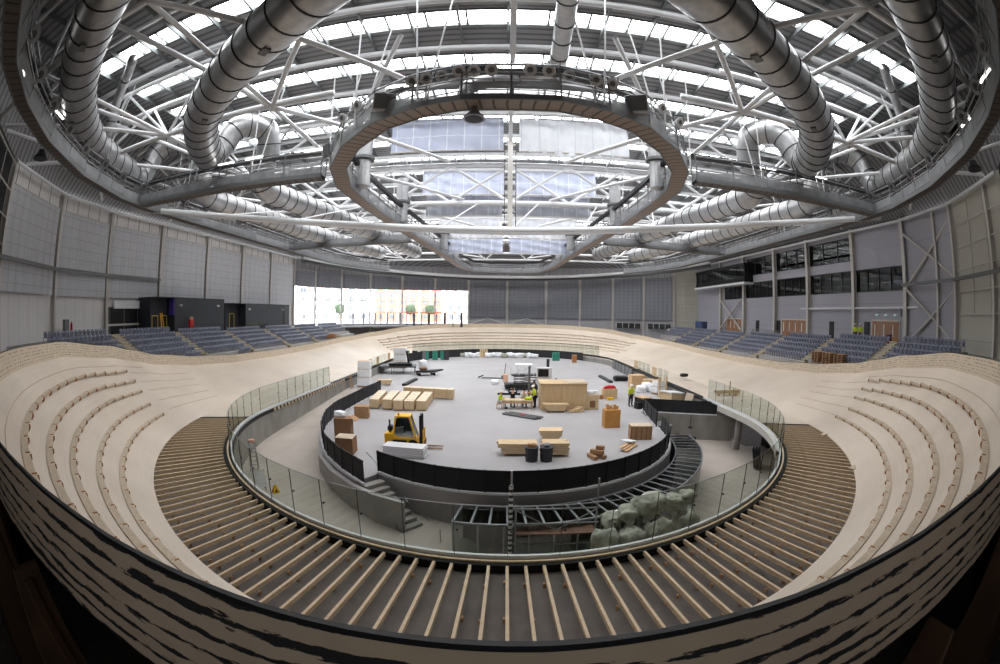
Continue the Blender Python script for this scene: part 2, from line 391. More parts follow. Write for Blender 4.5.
def bank(u, f):
    a, b = loop(u, *IN), loop(u, *OUT); g = f * f * (0.28) + f * 0.72
    return Vector((a[0] + (b[0] - a[0]) * f, a[1] + (b[1] - a[1]) * f, 0.03 + (plank_edge(u) - 0.03) * g))
US = [i / 90 for i in range(90)] + [1 + i / 28 for i in range(28)] + [2 + i / 80 for i in range(80)] + [3 + i / 28 for i in range(28)]

# ------------------------------------------------------------------ floors
def poly_struct(name, poly, z0, z1, m, label):
    mb = MB(); mb.prism(poly, z0, z1); return struct(name, mb, m, label)
def arc(cx, cy, R, a0, a1, n):
    """a = 0 towards the camera (-y), positive to the right."""
    return [(cx + R * math.sin(math.radians(a0 + (a1 - a0) * i / n)), cy - R * math.cos(math.radians(a0 + (a1 - a0) * i / n))) for i in range(n + 1)]
left_edge = [(-12.9, 46.0), (-13.5, 40), (-13.7, 33), (-13.2, 29.5), (-12.2, 26.3), (-10.6, 23.2), (-8.6, 20.9), (-7.2, 19.6), (-6.5, 20.9)]
front_edge = arc(X0, 30.4, 11.5, -35.5, 90, 40)
infield = [(-17.4 + X0, 46.0)] + left_edge + front_edge + [(11.9, 36.6), (17.6, 34.0)]
infield += [(x, y) for x, y in [loop(1.2 + 0.8 * i / 4, 17.5, YN, YF) for i in range(5)]] + [loop(2 + i / 40, 17.5, YN, YF) for i in range(1, 41)]
poly_struct('floor', infield, -3.9, ZI, M['infield'], 'pale grey concrete infield floor inside the track')
def pit_z(x, y):
    if x < -1:
        d = 46 - y if y > YN else 17 + 15 * (math.atan2(x + 0.0, YN - y) + PI / 2)
        return max(-3.4, ZI - 0.047 * max(0, d))
    return -3.4
rows = []
for i in range(61):
    rows.append([(-18 + 38.0 * j / 60, 10.8 + (46.3 - 10.8) * i / 60, pit_z(-18 + 38.0 * j / 60, 10.8 + 35.5 * i / 60)) for j in range(61)])
struct('floor', MB().grid(rows), M['pit'], 'sunken concrete floor of the service pit with its ramp', smooth=True)
# apron slab beneath the joists (ring), and the ground outside it
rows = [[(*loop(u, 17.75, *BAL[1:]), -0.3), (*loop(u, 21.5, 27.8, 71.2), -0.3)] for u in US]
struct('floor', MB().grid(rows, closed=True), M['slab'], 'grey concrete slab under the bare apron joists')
mb = MB(); mb.box((0, 50, -4.3), (120, 150, .3)); struct('floor', mb, M['slab'], 'ground beneath the whole hall')
g = [(-46, -12, -0.35), (46, -12, -0.35), (46, 112, -0.35), (-46, 112, -0.35)]
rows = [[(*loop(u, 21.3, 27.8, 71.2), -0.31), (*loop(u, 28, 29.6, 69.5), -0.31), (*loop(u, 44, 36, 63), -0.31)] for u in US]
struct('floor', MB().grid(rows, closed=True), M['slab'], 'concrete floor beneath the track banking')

# walls below the balustrade
def wall_strip(name, us, R, z0, z1, m, label, z0f=None):
    rows = []
    for u in us:
        x, y = loop(u, R, YN, YF); rows.append([(x, y, z0f(x, y) if z0f else z0), (x, y, z1)])
    x, y = 0, 0
    outer = [[(*loop(u, R + 0.15, YN, YF), r[0][2]), (*loop(u, R + 0.15, YN, YF), z1)] for u, r in zip(us, rows)]
    mb = MB(); ring = [[r[0], r[1], o[1], o[0], r[0]] for r, o in zip(rows, outer)]
    mb.grid(ring); return struct(name, mb, m, label)
usl = [3 + i / 30 for i in range(30)] + [4 + phi_u(-90 + 150 * i / 60) for i in range(61)]
wall_strip('wall_left', [u % 4 if u < 4 else u - 4 for u in usl], 17.45, -3.7, -0.3, M['wallconc'], 'concrete retaining wall of the ramp beneath the glass balustrade')
wall_strip('wall_far', [2 + i / 60 for i in range(61)], 17.45, -1.3, -0.3, M['wallconc'], 'low concrete wall around the far end of the infield')
wall_strip('wall_right', [1.13 + 0.87 * i / 20 for i in range(21)], 17.45, -1.3, -0.3, M['wallconc'], 'low concrete wall along the right side of the infield')
# right end wall and undercroft of the pit
mb = MB(); mb.box((15.9, 34.9, -2.55), (8.2, 0.3, 2.7), rz=math.radians(-24.5)); struct('wall_right', mb, M['wallconc'], 'shuttered concrete end wall of the pit')
mb = MB(); mb.grid([[(*loop(phi_u(a), 21.5, 28.9, 69.8), -3.6), (*loop(phi_u(a), 21.5, 28.9, 69.8), -0.5)] for a in range(30, 105, 5)]); struct('wall_right', mb, M['darkroom'], 'dark back wall of the undercroft beneath the apron')  # near-black colour takes the place of deep shadow under the apron
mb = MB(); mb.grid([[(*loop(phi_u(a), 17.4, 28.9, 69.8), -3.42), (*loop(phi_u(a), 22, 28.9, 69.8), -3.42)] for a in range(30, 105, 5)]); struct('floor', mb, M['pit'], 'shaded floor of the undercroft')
# edge beam of the apron over the undercroft
mb = MB(); ring = []
for a in range(58, 104, 3):
    u = phi_u(a) if a <= 90 else 1 + (a - 90) * 0.0069
    p = [(*loop(u, r, YN, YF), z) for r, z in ((17.35, -0.05), (17.75, -0.05), (17.75, -0.5), (17.35, -0.5), (17.35, -0.05))]; ring.append(p)
mb.grid(ring); struct('beam', mb, M['cream'], 'pale curved edge beam above the pit opening')
# joist ends and black strips for slot shadow along the top of the left retaining wall and the far right wall
def slot_strip(name, us, label):
    mb = MB(); r = [[(*loop(u, 17.43, YN, YF), -0.3), (*loop(u, 17.43, YN, YF), -0.06), (*loop(u, 17.75, YN, YF), -0.04)] for u in us]
    mb.grid(r); return struct(name, mb, M['black'], label)  # black sheet stands in for the shadow inside the open slot
slot_strip('trim_1', [3.35 + 0.65 * i / 20 for i in range(21)] , 'dark open slot under the left edge of the track')
slot_strip('trim_2', [phi_u(-90 + 50 * i / 15) for i in range(16)], 'dark open slot under the curved edge of the apron')
slot_strip('trim_3', [1.15 + 0.85 * i / 20 for i in range(21)], 'dark open slot under the right edge of the track')
k = 0
for i in range(26):
    y = 44.8 - 0.62 * i - 0.0
    k += 1
    mb = MB(); mb.box((X0 - 17.42, y, -0.18), (0.16, 0.22, 0.22))
    tag(obj('joist_end', mb, M['joist']), 'sawn joist end in the slot above the ramp wall, %s from its far end' % nth(k), 'timber', 'joist ends above the ramp wall')

# ------------------------------------------------------------------ the timber track
track = thing('velodrome_track', 'banked oval cycling track of pale pine boards', 'track', (X0, 49.5, 0))
def loft(rows_uv, closed):
    mb = MB(); mb.grid([r[0] for r in rows_uv], closed=closed)
    return mb, [uv for r in rows_uv for uv in r[1]]
arcl = [0.0]
for a, b in zip(US, US[1:]):
    p, q = loop(a, *OUT), loop(b, *OUT); arcl.append(arcl[-1] + math.hypot(p[0] - q[0], p[1] - q[1]))
rows = []
for u, s in zip(US, arcl):
    r = [bank(u, f / 12) for f in range(13)]
    rows.append((r, [(s, f / 12 * 7) for f in range(13)]))
mb, uv = loft(rows, True); obj('planked_banking', mb, M['track'], track, smooth=True, uvs=uv)
# flat boarded apron, left open where the joists are still bare
us_ap = [phi_u(79.4 + 10.6 * i / 4) for i in range(5)] + [u for u in US if u > 1] + [4 + phi_u(-90 + 10.6 * i / 4) for i in range(5)]
us_ap = [u if u < 4 else u - 4 for u in us_ap]
rows = []
for i, u in enumerate(us_ap):
    a, b = loop(u, 17.8, YN, YF), loop(u, 21.15, 27.8, 71.2)
    rows.append(([(a[0] + (b[0] - a[0]) * t, a[1] + (b[1] - a[1]) * t, 0.03) for t in (0, .25, .5, .75, 1)], [(i * 1.4, t * 3.3) for t in (0, .25, .5, .75, 1)]))
mb, uv = loft(rows, False); obj('planked_apron', mb, M['track'], track, smooth=True, uvs=uv)
# thickness at the lower edge of the banking
mb = MB(); mb.grid([[(*loop(u, *IN), 0.03), (*loop(u, IN[0] + 0.02, *IN[1:]), -0.04)] for u in [phi_u(-82 + 164 * i / 60) for i in range(61)]]); obj('lower_board_edge', mb, M['joist'], track)
def parapet(name, dr, m, z0, z1, label=None):
    rows = []
    for u, s in zip(US, arcl):
        x, y = loop(u, OUT[0] + dr, *OUT[1:]); zt = rim_top(u)
        rows.append(([(x, y, zt + z0), (x, y, zt + z1)], [(s, 0.0), (s, 1.0)]))
    mb, uv = loft(rows, True); o = obj(name, mb, m, track, uvs=uv)
    if label: o['label'] = label
parapet('parapet_lining', -0.010, M['slats'], -0.86, 0.0, 'pale slatted boards lining the parapet')
parapet('parapet_outer_boards', 0.010, M['worn'], -0.93, 0.0, 'weathered boards with peeling black paint')
mb = MB(); ring = []
for u in US:
    zt = rim_top(u); x = [loop(u, OUT[0] + d, *OUT[1:]) for d in (-0.014, 0.014)]
    ring.append([(*x[0], zt - 0.02), (*x[0], zt + 0.012), (*x[1], zt + 0.012), (*x[1], zt - 0.02)])
mb.grid(ring, closed=True); obj('parapet_top_rail', mb, M['black'], track)
for i in range(-13, 14):
    a = i * 4.6 + 1.2; u = phi_u(a); d = Vector((math.sin(math.radians(a)), -math.cos(math.radians(a)), 0)); t = d.cross(Vector((0, 0, 1)))
    o = Vector((*loop(u, 28.55, *OUT[1:]), 0)); zt = rim_top(u) - 0.95
    pts = [o + Vector((0, 0, -0.3)), o + d * 1.5 + Vector((0, 0, -0.3)), o + d * 1.2 + Vector((0, 0, -0.3)), o + d * 0.25 + Vector((0, 0, zt)), o + Vector((0, 0, zt))]
    mb = MB(); mb.extr([pts[0], pts[1], o + d * 0.3 + Vector((0, 0, zt)), pts[4]], t * 0.08); mb.bar(o + d * 0.12, o + d * 0.2 + Vector((0, 0, zt - .1)), 0.10)
    fr = obj('support_frame', mb, M['under'], track)

# ------------------------------------------------------------------ bare joists of the apron
def radial(a, R, c): return Vector((X0 + R * math.sin(math.radians(a)), c - R * math.cos(math.radians(a)), 0))
NJ = 97; n = 0
for i in range(NJ):
    a = -80 + 160 * i / (NJ - 1); n += 1
    p = radial(a, 18.02, 28.9); q = radial(a, 21.28, 27.8)
    if i == 0 or i == NJ - 1: continue
    d = (q - p); L = d.length; rz = math.atan2(d.y, d.x)
    side = 'left' if a < -12 else 'right' if a > 12 else 'front'
    j = thing('apron_joist', 'bare pine joist of the open track apron, %s counted clockwise from the %s' % ((nth(NJ - n) , 'right-hand end') if a > 0 else (nth(n - 1), 'left-hand end')), 'joist', ((p + q) / 2 + Vector((0, 0, -0.3))), rz, 'bare joists of the track apron')
    if a > 0: j['label'] = 'bare pine joist of the open track apron, %s counted from its right-hand end' % nth(NJ - n)
    else: j['label'] = 'bare pine joist of the open track apron, %s counted from its left-hand end' % nth(n - 1)
    mb = MB(); mb.box((0, 0, 0.23), (L, 0.085, 0.14)); lpart('joist_timber', mb, M['joist'], j)
    for s in (-0.34, 0.02, 0.36):
        x = s * L + random.uniform(-.15, .15); sg = random.choice((-1, 1))
        mb = MB(); mb.box((x, sg * 0.07, 0.06), (0.10, 0.055, 0.12)); lpart('cleat', mb, M['cleat'], j)
# boards left lying on the apron edge
for lab, a, r, dz in (('short loose board lying across the joists by the right edge of the planks', 52.6, 0.96, 0.1), ('pale loose board lying over the joists near the far right end', 71, 0.9, 0.08)):
    p = radial(a, 18.02, 28.9).lerp(radial(a, 21.28, 27.8), r); mb = MB(); mb.box((p.x, p.y, dz), (0.7, 0.32, 0.05), rz=0.3); tag(obj('loose_board', mb, M['step']), lab, 'board')

# ------------------------------------------------------------------ timber step rows on the banking
ROWS = [0.225, 0.37, 0.525, 0.655, 0.785]
RN = ['lowest', 'second-lowest', 'middle', 'second-highest', 'highest']
def step_segment(u0, u1, f, label, group):
    a, b = bank(u0, f), bank(u1, f)
    a2, b2 = bank(u0, f + 0.03), bank(u1, f + 0.03)
    mid = (a + b) / 2; d = (b - a); L = d.length; rz = math.atan2(d.y, d.x)
    inward = Vector((a.x + b.x - a2.x - b2.x, a.y + b.y - a2.y - b2.y, 0)).normalized()
    slope = (a2.z - a.z) / max(1e-4, (Vector((a2.x - a.x, a2.y - a.y, 0))).length)
    w = 0.24; drop = w * slope
    t = thing('step_plank', label, 'step board', mid, rz, group)
    # local frame: x along, y towards the infield or away
    sy = 1 if Vector((-math.sin(rz), math.cos(rz), 0)).dot(inward) > 0 else -1
    mb = MB(); mb.box((0, sy * w / 2, 0.03), (L * 0.985, w, 0.04)); mb.box((0, sy * (w - 0.02), -0.03), (L * 0.985, 0.03, 0.07))
    lpart('plank', mb, M['step'], t)
    for e in (-1,):
        x = e * (L / 2 - 0.06)
        mb = MB(); mb.extr([(x, 0, 0.01), (x, sy * w * 1.25, 0.01), (x, sy * w * 1.25, -0.10), (x, sy * w * 0.85, -drop * 0.85)], (0.05, 0, 0)); mb.box((x + .025, sy * w * .8, 0.058), (0.05, w * 0.6, 0.02))
        lpart('wedge_bracket', mb, M['brace'], t)
    return t
for ri, f in enumerate(ROWS):
    for side, nm in ((-1, 'left'), (1, 'right')):
        k = 0; end = (-72, -72, -71, -69.5, -70)[4 - ri] if side < 0 else (-77, -76.5, -76, -74, -75)[4 - ri]; fr_ = f + ((.02, .03, .038, .042, .042) if side < 0 else (.03, .03, .035, .04, .045))[ri]
        for s in range(18):
            a0 = end + 3.5 * s; a1 = a0 + 3.5
            if a1 > -9: break
            k += 1
            u0, u1 = (phi_u(a0), phi_u(a1)) if side < 0 else (phi_u(-a0), phi_u(-a1))
            step_segment(u0, u1, fr_, 'timber step board, %s row, near %s bank, %s from the far end' % (RN[ri], nm, nth(k)), 'step boards on the near bend')
    k = 0
    for s in range(24):
        a0 = -69 + ri * 1.0 + 5.7 * s; a1 = a0 + 5.6
        if a1 > 70 - ri: break
        k += 1
        u0, u1 = 2 + (90 - a0) / 180, 2 + (90 - a1) / 180
        step_segment(u0, u1, f, 'timber step board, %s row, far bend, %s from the left' % (RN[ri], nth(k)), 'step boards on the far bend')
# thin chalked/batten seams that run on from the step rows along the straights
for side, nm in ((-1, 'left'), (1, 'right')):
    for ri, f in enumerate(ROWS + [0.9]):
        pts = []
        for s in range(15):
            a = 74 + s * 1.2 if f < 0.85 else 20 + s * 4.2
            u = phi_u(-a if side < 0 else a) if a <= 90 else (3 + (1 - (a - 90) * 0.02) if side < 0 else 1 + (a - 90) * 0.02)
            u = u % 4; pts.append(bank(u, f + (0.0 if f > 0.85 else -0.012 * (s / 14)) + (.032 if f < .85 else 0) ) + Vector((0, 0, 0.012)))
        mb = MB(); mb.tube(pts, 0.012, 5)
        tag(obj('seam_batten', mb, M['seam']), 'thin brown seam on the %s bank running on from the %s step row' % (nm, RN[ri]) if f < 0.85 else 'long thin brown seam curving above the step rows on the %s bank' % nm, 'seam', 'seams on the banking')

# ------------------------------------------------------------------ glass balustrade
ch = thing('balustrade_channel', 'black base channel with white lip under the curved glass', 'channel', (X0, 11.3, 0))
us_b = [3.70 + 0.3 * i / 8 for i in range(8)] + [phi_u(-90 + 180 * i / 90) for i in range(91)] + [1 + 0.17 * i / 5 for i in range(1, 6)]
def rail_ring(name, r0, r1, z0, z1, m, us, par):
    mb = MB(); mb.grid([[(*loop(u, r, YN, YF), z) for r, z in ((r0, z0), (r1, z0), (r1, z1), (r0, z1), (r0, z0))] for u in us]); return obj(name, mb, m, par)
rail_ring('channel', 17.58, 17.97, -0.3, -0.03, M['rubber'], us_b, ch)
rail_ring('white_lip', 17.50, 17.60, -0.1, 0.10, M['white'], us_b, ch)
rail_ring('timber_strip', 17.71, 17.80, -0.06, 0.02, M['joist'], [phi_u(-81 + 162 * i / 80) for i in range(81)], ch)
def glass_panel(p, q, z0, h, label, group, clamp=True, gap=0.02):
    p, q = Vector((p[0], p[1], z0)), Vector((q[0], q[1], z0)); d = q - p; L = d.length; rz = math.atan2(d.y, d.x)
    t = thing('glass_balustrade', label, 'glass panel', (p + q) / 2, rz, group)
    mb = MB(); mb.box((0, 0, h / 2), (L - gap, 0.02, h)); lpart('pane', mb, M['glass'], t)
    if clamp:
        mb = MB()
        for s in (-1,): mb.lathe((s * (L / 2 - 0.1), -0.03, h * 0.52), [(0.035, 0), (0.035, 0.06)], 8, axis=(0, 1, 0)); mb.box((s * (L / 2 - 0.003), 0, h / 2), (0.012, 0.028, h))
        lpart('clamp', mb, M['black'], t)
        mb = MB(); mb.box((0, 0, h - 0.008), (L - gap, 0.024, 0.016)); lpart('polished_edge', mb, M['steel'], t)
    return t
path = [(X0 - 17.6, 41.2 - 1.54 * i) for i in range(8)]
k = 0
for a, b in zip(path, path[1:]):
    k += 1; glass_panel(a, b, 0.05, 1.72, 'clear glass balustrade on the left straight, %s from the far end' % nth(k), 'glass panels around the pit')
NG = 36
for i in range(NG):
    a, b = loop(i / NG, *BAL), loop((i + 1) / NG, *BAL)
    if i == 0: a = path[-1]
    nm = 'left' if i < NG // 2 else 'right'; n = i + 1 if i < NG // 2 else NG - i
    glass_panel(a, b, 0.05, 1.72, 'clear glass balustrade panel on the near curve, %s from the %s' % (nth(n), nm), 'glass panels around the pit')
path = [(X0 + 17.6, 28.9 + 1.55 * i) for i in range(5)]
k = 0
for a, b in zip(path, path[1:]):
    k += 1; glass_panel(a, b, 0.05, 1.72, 'clear glass balustrade panel on the right straight, %s from the curve' % nth(k), 'glass panels around the pit')
k = 0
for i in range(30):
    a0 = -68 + 136 * i / 30; a1 = a0 + 136 / 30; k += 1
    p, q = loop(2 + (90 - a0) / 180, 17.7, YN, YF), loop(2 + (90 - a1) / 180, 17.7, YN, YF)
    glass_panel(p, q, 0.03, 1.75, 'greenish glass screen panel along the far bend, %s from the left' % nth(k), 'glass panels on the far bend', clamp=False, gap=0.06)
for k, (y0, y1) in enumerate(((56.5, 58.5), (60.0, 61.8), (62.0, 63.8))):
    glass_panel((X0 - 17.7, y0), (X0 - 17.7, y1), 0.03, 1.15, 'lone glass panel on the far left straight, %s counted from the nearest' % nth(k + 1), 'glass panels on the far left straight', clamp=False)
for k, y in enumerate((45.6, 47.4, 52, 53.8, 55.6)):
    glass_panel((X0 + 17.7, y), (X0 + 17.75, y + 1.6), 0.03, 1.15, 'lone glass panel on the right straight, %s counted from the nearest' % nth(k + 1), 'glass panels on the far right straight', clamp=False)
# ply sheets between the far panels, left and right
for k, (y0, y1, s) in enumerate(((54.5, 56.4, -1), (58.6, 59.9, -1), (64.5, 66.0, -1), (57.4, 59.0, 1), (49.6, 51.2, 1))):
    mb = MB(); mb.box((X0 + s * 17.72, (y0 + y1) / 2, 0.55), (0.03, y1 - y0, 1.1)); tag(obj('plywood_sheet', mb, M['ply']), 'plywood sheet standing in for glass beside the %s straight, %s counted away from the camera' % ('left' if s < 0 else 'right', nth((k % 3) + 1)), 'plywood sheet')

# ------------------------------------------------------------------ black mesh barriers
def barrier(p, q, z, h, label, group, white=False):
    p, q = Vector((p[0], p[1], z)), Vector((q[0], q[1], z)); d = q - p; L = d.length; rz = math.atan2(d.y, d.x)
    t = thing('mesh_barrier', label, 'barrier', (p + q) / 2, rz, group)
    mb = MB(); mb.box((0, 0, h * 0.52), (L - 0.06, 0.015, h * 0.92)); lpart('mesh_screen', mb, M['fabric'], t)
    mb = MB(); mb.bar((-L / 2, 0, 0), (-L / 2, 0, h + .04), 0.09); lpart('post', mb, M['white' if white else 'black'], t)
    mb = MB(); mb.bar((-L / 2, 0, h), (L / 2, 0, h), 0.045); lpart('top_rail', mb, M['black'], t)
    mb = MB(); mb.box((0, -0.05, 0.03), (L, 0.16, 0.06)); lpart('base_plate', mb, M['white'], t)
    return t
fe = arc(X0, 30.4, 11.3, -36, 88, 20)
for i, (p, q) in enumerate(zip(fe, fe[1:])):
    barrier(p, q, ZI, 1.15, 'black mesh barrier panel around the near platform edge, %s from the stair' % nth(i + 1), 'barriers around the platform', white=(i == 6))
def resample(pts, step):
    out = [pts[0]]; acc = 0
    for a, b in zip(pts, pts[1:]):
        L = math.hypot(b[0] - a[0], b[1] - a[1]); s = step - acc
        while s <= L:
            out.append((a[0] + (b[0] - a[0]) * s / L, a[1] + (b[1] - a[1]) * s / L)); s += step
        acc = L - (s - step)
    return out
le = resample([(-13.05, 44.8), (-13.35, 40), (-13.5, 33), (-13.0, 29.6), (-12.0, 26.5), (-10.45, 23.4), (-8.5, 21.1), (-6.6, 19.3)], 1.25)
for i, (p, q) in enumerate(zip(le, le[1:])):
    barrier(p, q, ZI, 1.2, 'black mesh barrier panel above the left ramp, %s from the far end' % nth(i + 1), 'barriers beside the ramp')
re_ = [(12.2, 36.6), (13.4, 36.05), (14.6, 35.5), (15.8, 34.95), (17.0, 34.4), (18.2, 33.85)]
for i, (p, q) in enumerate(zip(re_, re_[1:])):
    barrier(p, q, ZI, 1.15, 'black mesh barrier panel above the pit end wall, %s from the left' % nth(i + 1), 'barriers over the pit end wall')
re2 = [(11.5, 31.2), (11.7, 33.0), (11.9, 34.8), (12.2, 36.5)]
for i, (p, q) in enumerate(zip(re2, re2[1:])):
    barrier(p, q, ZI, 1.15, 'black mesh barrier panel beside the gangway landing, %s from the curve' % nth(i + 1), 'barriers by the landing')
k = 0
for i in range(30):
    a0 = -80 + 136 * i / 30; a1 = a0 + 136 / 30; k += 1
    p, q = loop(2 + (90 - a0) / 180, 16.9, YN, YF), loop(2 + (90 - a1) / 180, 16.9, YN, YF)
    barrier(p, q, ZI, 1.5, 'black screen panel along the far edge of the infield, %s from the left' % nth(k), 'black screens at the far end')

# ------------------------------------------------------------------ pit furniture
# stair from the pit to the infield
st = thing('concrete_stair', 'concrete stair climbing from the pit through the barrier gap', 'stair', (-5.0, 18.4, -3.2))
mb = MB()
for i in range(11):
    t = i / 10; c = Vector((-6.4, 19.9, 0)).lerp(Vector((-3.4, 17.6, 0)), t); z = ZI - 0.1 - 2.0 * t
    mb.box((c.x, c.y, (z - 3.6) / 2), (1.25, 0.45, z + 3.6), rz=math.radians(52))
obj('flight', mb, M['wallconc'], st)
w0 = [(-11.9, 25.5), (-10.9, 23.3), (-9.3, 21.1), (-7.5, 19.4), (-6.0, 18.4), (-4.5, 17.8)]
mb = MB(); mb.grid([[(x, y, -3.8), (x, y, z), (x * 0.985 + 0.05, y + 0.2, z), (x * 0.985 + 0.05, y + 0.2, -3.8)] for (x, y), z in zip(w0, (-1.3, -1.3, -1.3, -1.3, -1.3, -1.3))]); mb.box((-4.42, 17.88, -2.5), (0.08, 0.22, 2.4))
obj('parapet_wall', mb, M['concrete'], st)
mb = MB(); mb.tube([at(366, 452, z=-0.3), at(372, 458, z=-0.9), at(408, 502, z=-2.2), at(440, 530, z=-3.2)], 0.03, 6); mb.tube([at(440, 530, z=-2.3), at(440, 530, z=-2.3) - Vector((0, 0, 1))], 0.03, 6); obj('handrail', mb, M['steel'], st)
# glazed canopy that follows the platform
cp = thing('glazed_canopy', 'curved steel and glass canopy below the platform edge', 'canopy', (4, 18, -3.4))
def cpt(a, r, z):
    r, c = (r - .3, 29.4) if r < 12.5 else (r - .4, 29.0)
    return (X0 - .1 + r * math.sin(math.radians(a)), c - r * math.cos(math.radians(a)), z)
A = [-9 + 97 * i / 40 for i in range(41)]
mb = MB(); mb.tube([cpt(a, 11.85, -1.32) for a in A], 0.05, 6); obj('inner_rail', mb, M['steel'], cp)
mb = MB(); mb.tube([cpt(a, 13.5, -1.24) for a in A], 0.06, 6); obj('outer_rail', mb, M['steel'], cp)
mb = MB(); mb.grid([[cpt(a, 11.8, -1.38), cpt(a, 13.5, -1.3)] for a in A]); obj('roof_glass', mb, M['darkglass'], cp)
mb = MB(); mb.grid([[cpt(a, 13.5, -1.3), cpt(a, 13.5, -3.4)] for a in A]); obj('front_glass', mb, M['darkglass'], cp)
mb = MB(); mb.grid([[cpt(a, 11.9, -1.4), cpt(a, 11.9, -3.4)] for a in A]); obj('back_wall', mb, M['darkgrey'], cp)
for i in range(31):
    a = -9 + 97 * i / 30; mb = MB(); mb.bar(cpt(a, 11.85, -1.32), cpt(a, 13.5, -1.23), 0.09, 0.05); obj('rung', mb, M['steel'], cp)
for i in range(9):
    a = -9 + 4.5 * i; mb = MB(); mb.bar(cpt(a, 13.5, -1.25), cpt(a, 13.5, -3.4), 0.07); obj('mullion', mb, M['steel'], cp)
# scaffold bay in front of it
sc = thing('scaffold_bay', 'low steel scaffold bay with boards just behind the front glass', 'scaffold', (2.1, 15.8, -3.4))
xa, xb, yb, yc = 0.50, 3.65, 15.6, 16.5
for x, y, top in ((xa, yb, -0.2), (xb, yb, 0.9), (xa, yc, -1.3), (xb, yc, -1.3)):
    mb = MB(); mb.tube([(x, y, -3.4), (x, y, top)], 0.04, 8); obj('standard', mb, M['steel'], sc)
for z in (-0.35, -1.0, -1.95): mb = MB(); mb.tube([(xa - .1, yb, z), (xb + .1, yb, z)], 0.035, 6); obj('ledger', mb, M['steel'], sc)
for p, q in (((xa, yb, -.4), (2.1, yb, -1.3)), ((2.1, yb, -1.3), (xb, yb, -.4))): mb = MB(); mb.tube([p, q], 0.025, 6); obj('brace', mb, M['steel'], sc)
for i in range(4): mb = MB(); mb.box((2.1, 15.7 + 0.24 * i, -1.5), (3.2, 0.22, 0.045)); obj('board', mb, M['deckboard'], sc)
mb = MB(); vs = []
for j in range(90): pass
mb.tube([(xa - 0.2, 15.4, -3.4), (xa - 0.2, 15.4, 0.75)], 0.085, 10)
tp = stripe_mat('barber_tape', S(220, 220, 218), S(46, 44, 46), 2, 0.24, 0.12, 0.5)
nt = tp.node_tree; tag(obj('striped_pole', mb, tp), 'upright pole wrapped in black and white tape at the scaffold', 'pole')
# bulk bags
from mathutils import noise as mnoise
def blob(c, s, seed, rot=0.0, wr=0.05):
    random.seed(seed); bm = bmesh.new(); bmesh.ops.create_icosphere(bm, subdivisions=4, radius=1.0)
    ph = [(Vector((random.uniform(-1, 1), random.uniform(-1, 1), random.uniform(-1, 1))).normalized(), random.uniform(3, 8), random.uniform(0, 6), random.uniform(0.01, 0.05)) for _ in range(12)]
    for v in bm.verts:
        n = v.co.copy(); sq = max(abs(n.x), abs(n.y), abs(n.z)); n = n.lerp(n / sq * 0.82, 0.55)
        k = 1 + sum(a * math.sin(f * n.dot(d) * 1.0 + p) for d, f, p, a in ph) + wr * (1 - abs(mnoise.noise(Vector((n.x, n.y, n.z * 1.6)) * 2.6 + Vector((seed, 0, 0)))) * 3)
        v.co = Vector((n.x * s[0] * k, n.y * s[1] * k, n.z * s[2] * k))
    R = Matrix.Rotation(rot, 3, 'Z'); mb = MB()
    mb.add([R @ v.co + Vector(c) for v in bm.verts], [tuple(v.index for v in f.verts) for f in bm.faces]); bm.free(); return mb
bags = [(607, 534, 15.3, .62, .5, 0, 'white bulk bag at the front left of the heap, next to the scaffold'), (632, 533, 15.3, .6, .5, 0, 'white bulk bag at the front of the heap, second from the scaffold'),
        (657, 524, 15.7, .72, .55, 0, 'long white bulk bag at the front right of the heap'), (689, 513, 16.6, .6, .55, 0, 'white bulk bag standing alone at the far right of the heap'),
        (611, 520, 16.0, .42, .4, .3, 'small white bulk bag lying on top beside the scaffold'), (628, 514, 16.0, .5, .45, .36, 'white bulk bag on top, left of the biggest one'),
        (650, 504, 16.2, .72, .55, .44, 'biggest white bulk bag on top of the heap'), (674, 502, 16.9, .45, .45, .36, 'white bulk bag on top, right of the biggest one'),
        (687, 496, 17.4, .42, .4, .3, 'smallest white bulk bag at the far right top of the heap')]
for i, (px, py, y, sx, sy, sz, lab) in enumerate(bags):
    c = at(px, py, y=y)
    if not sz: sz = (c.z + .32 + 3.4) / 2; c.z = -3.42 + sz
    tag(obj('bulk_bag', blob(c, (sx, sy, sz), 40 + i, (-.5, .3, .35, .1, .4, .9, .3, -.3, .2)[i], .11), M['bag'], smooth=True), lab, 'bulk bag', 'bulk bags in the pit')
# things standing in the pit by the left glass
bd = thing('notice_board', 'white notice sheet on a leaning stand behind the left glass', 'notice board', (at(262, 492, z=-2.4)), 0.7)
mb = MB(); mb.box((0, 0, 0.75), (0.62, 0.03, 0.9), M=Matrix.Rotation(-0.35, 3, 'X')); lpart('sheet', mb, M['sheetw'], bd)
mb = MB(); mb.bar((-.28, .1, 0), (-.28, .28, 1.2), .04); mb.bar((.28, .1, 0), (.28, .28, 1.2), .04); mb.bar((-.28, .55, 0), (-.28, .28, 1.15), .04); mb.bar((.28, .55, 0), (.28, .28, 1.15), .04); lpart('stand', mb, M['card2'], bd)
ws = thing('warning_sign', 'small yellow warning sign on the pit floor', 'sign', at(277, 494, z=-2.5), 0.9)
mb = MB(); mb.extr([(-.24, 0, 0), (.24, 0, 0), (.06, .1, .5), (-.06, .1, .5)], (0, .03, 0)); lpart('front_leaf', mb, M['ylw'], ws)
mb = MB(); mb.extr([(-.24, .3, 0), (.24, .3, 0), (.06, .13, .5), (-.06, .13, .5)], (0, .03, 0)); lpart('rear_leaf', mb, M['ylw'], ws)
mb = MB(); mb.extr([(-.08, -.0, .12), (.08, 0, .12), (0, .045, .3)], (0, -.01, 0)); lpart('symbol', mb, M['black'], ws)
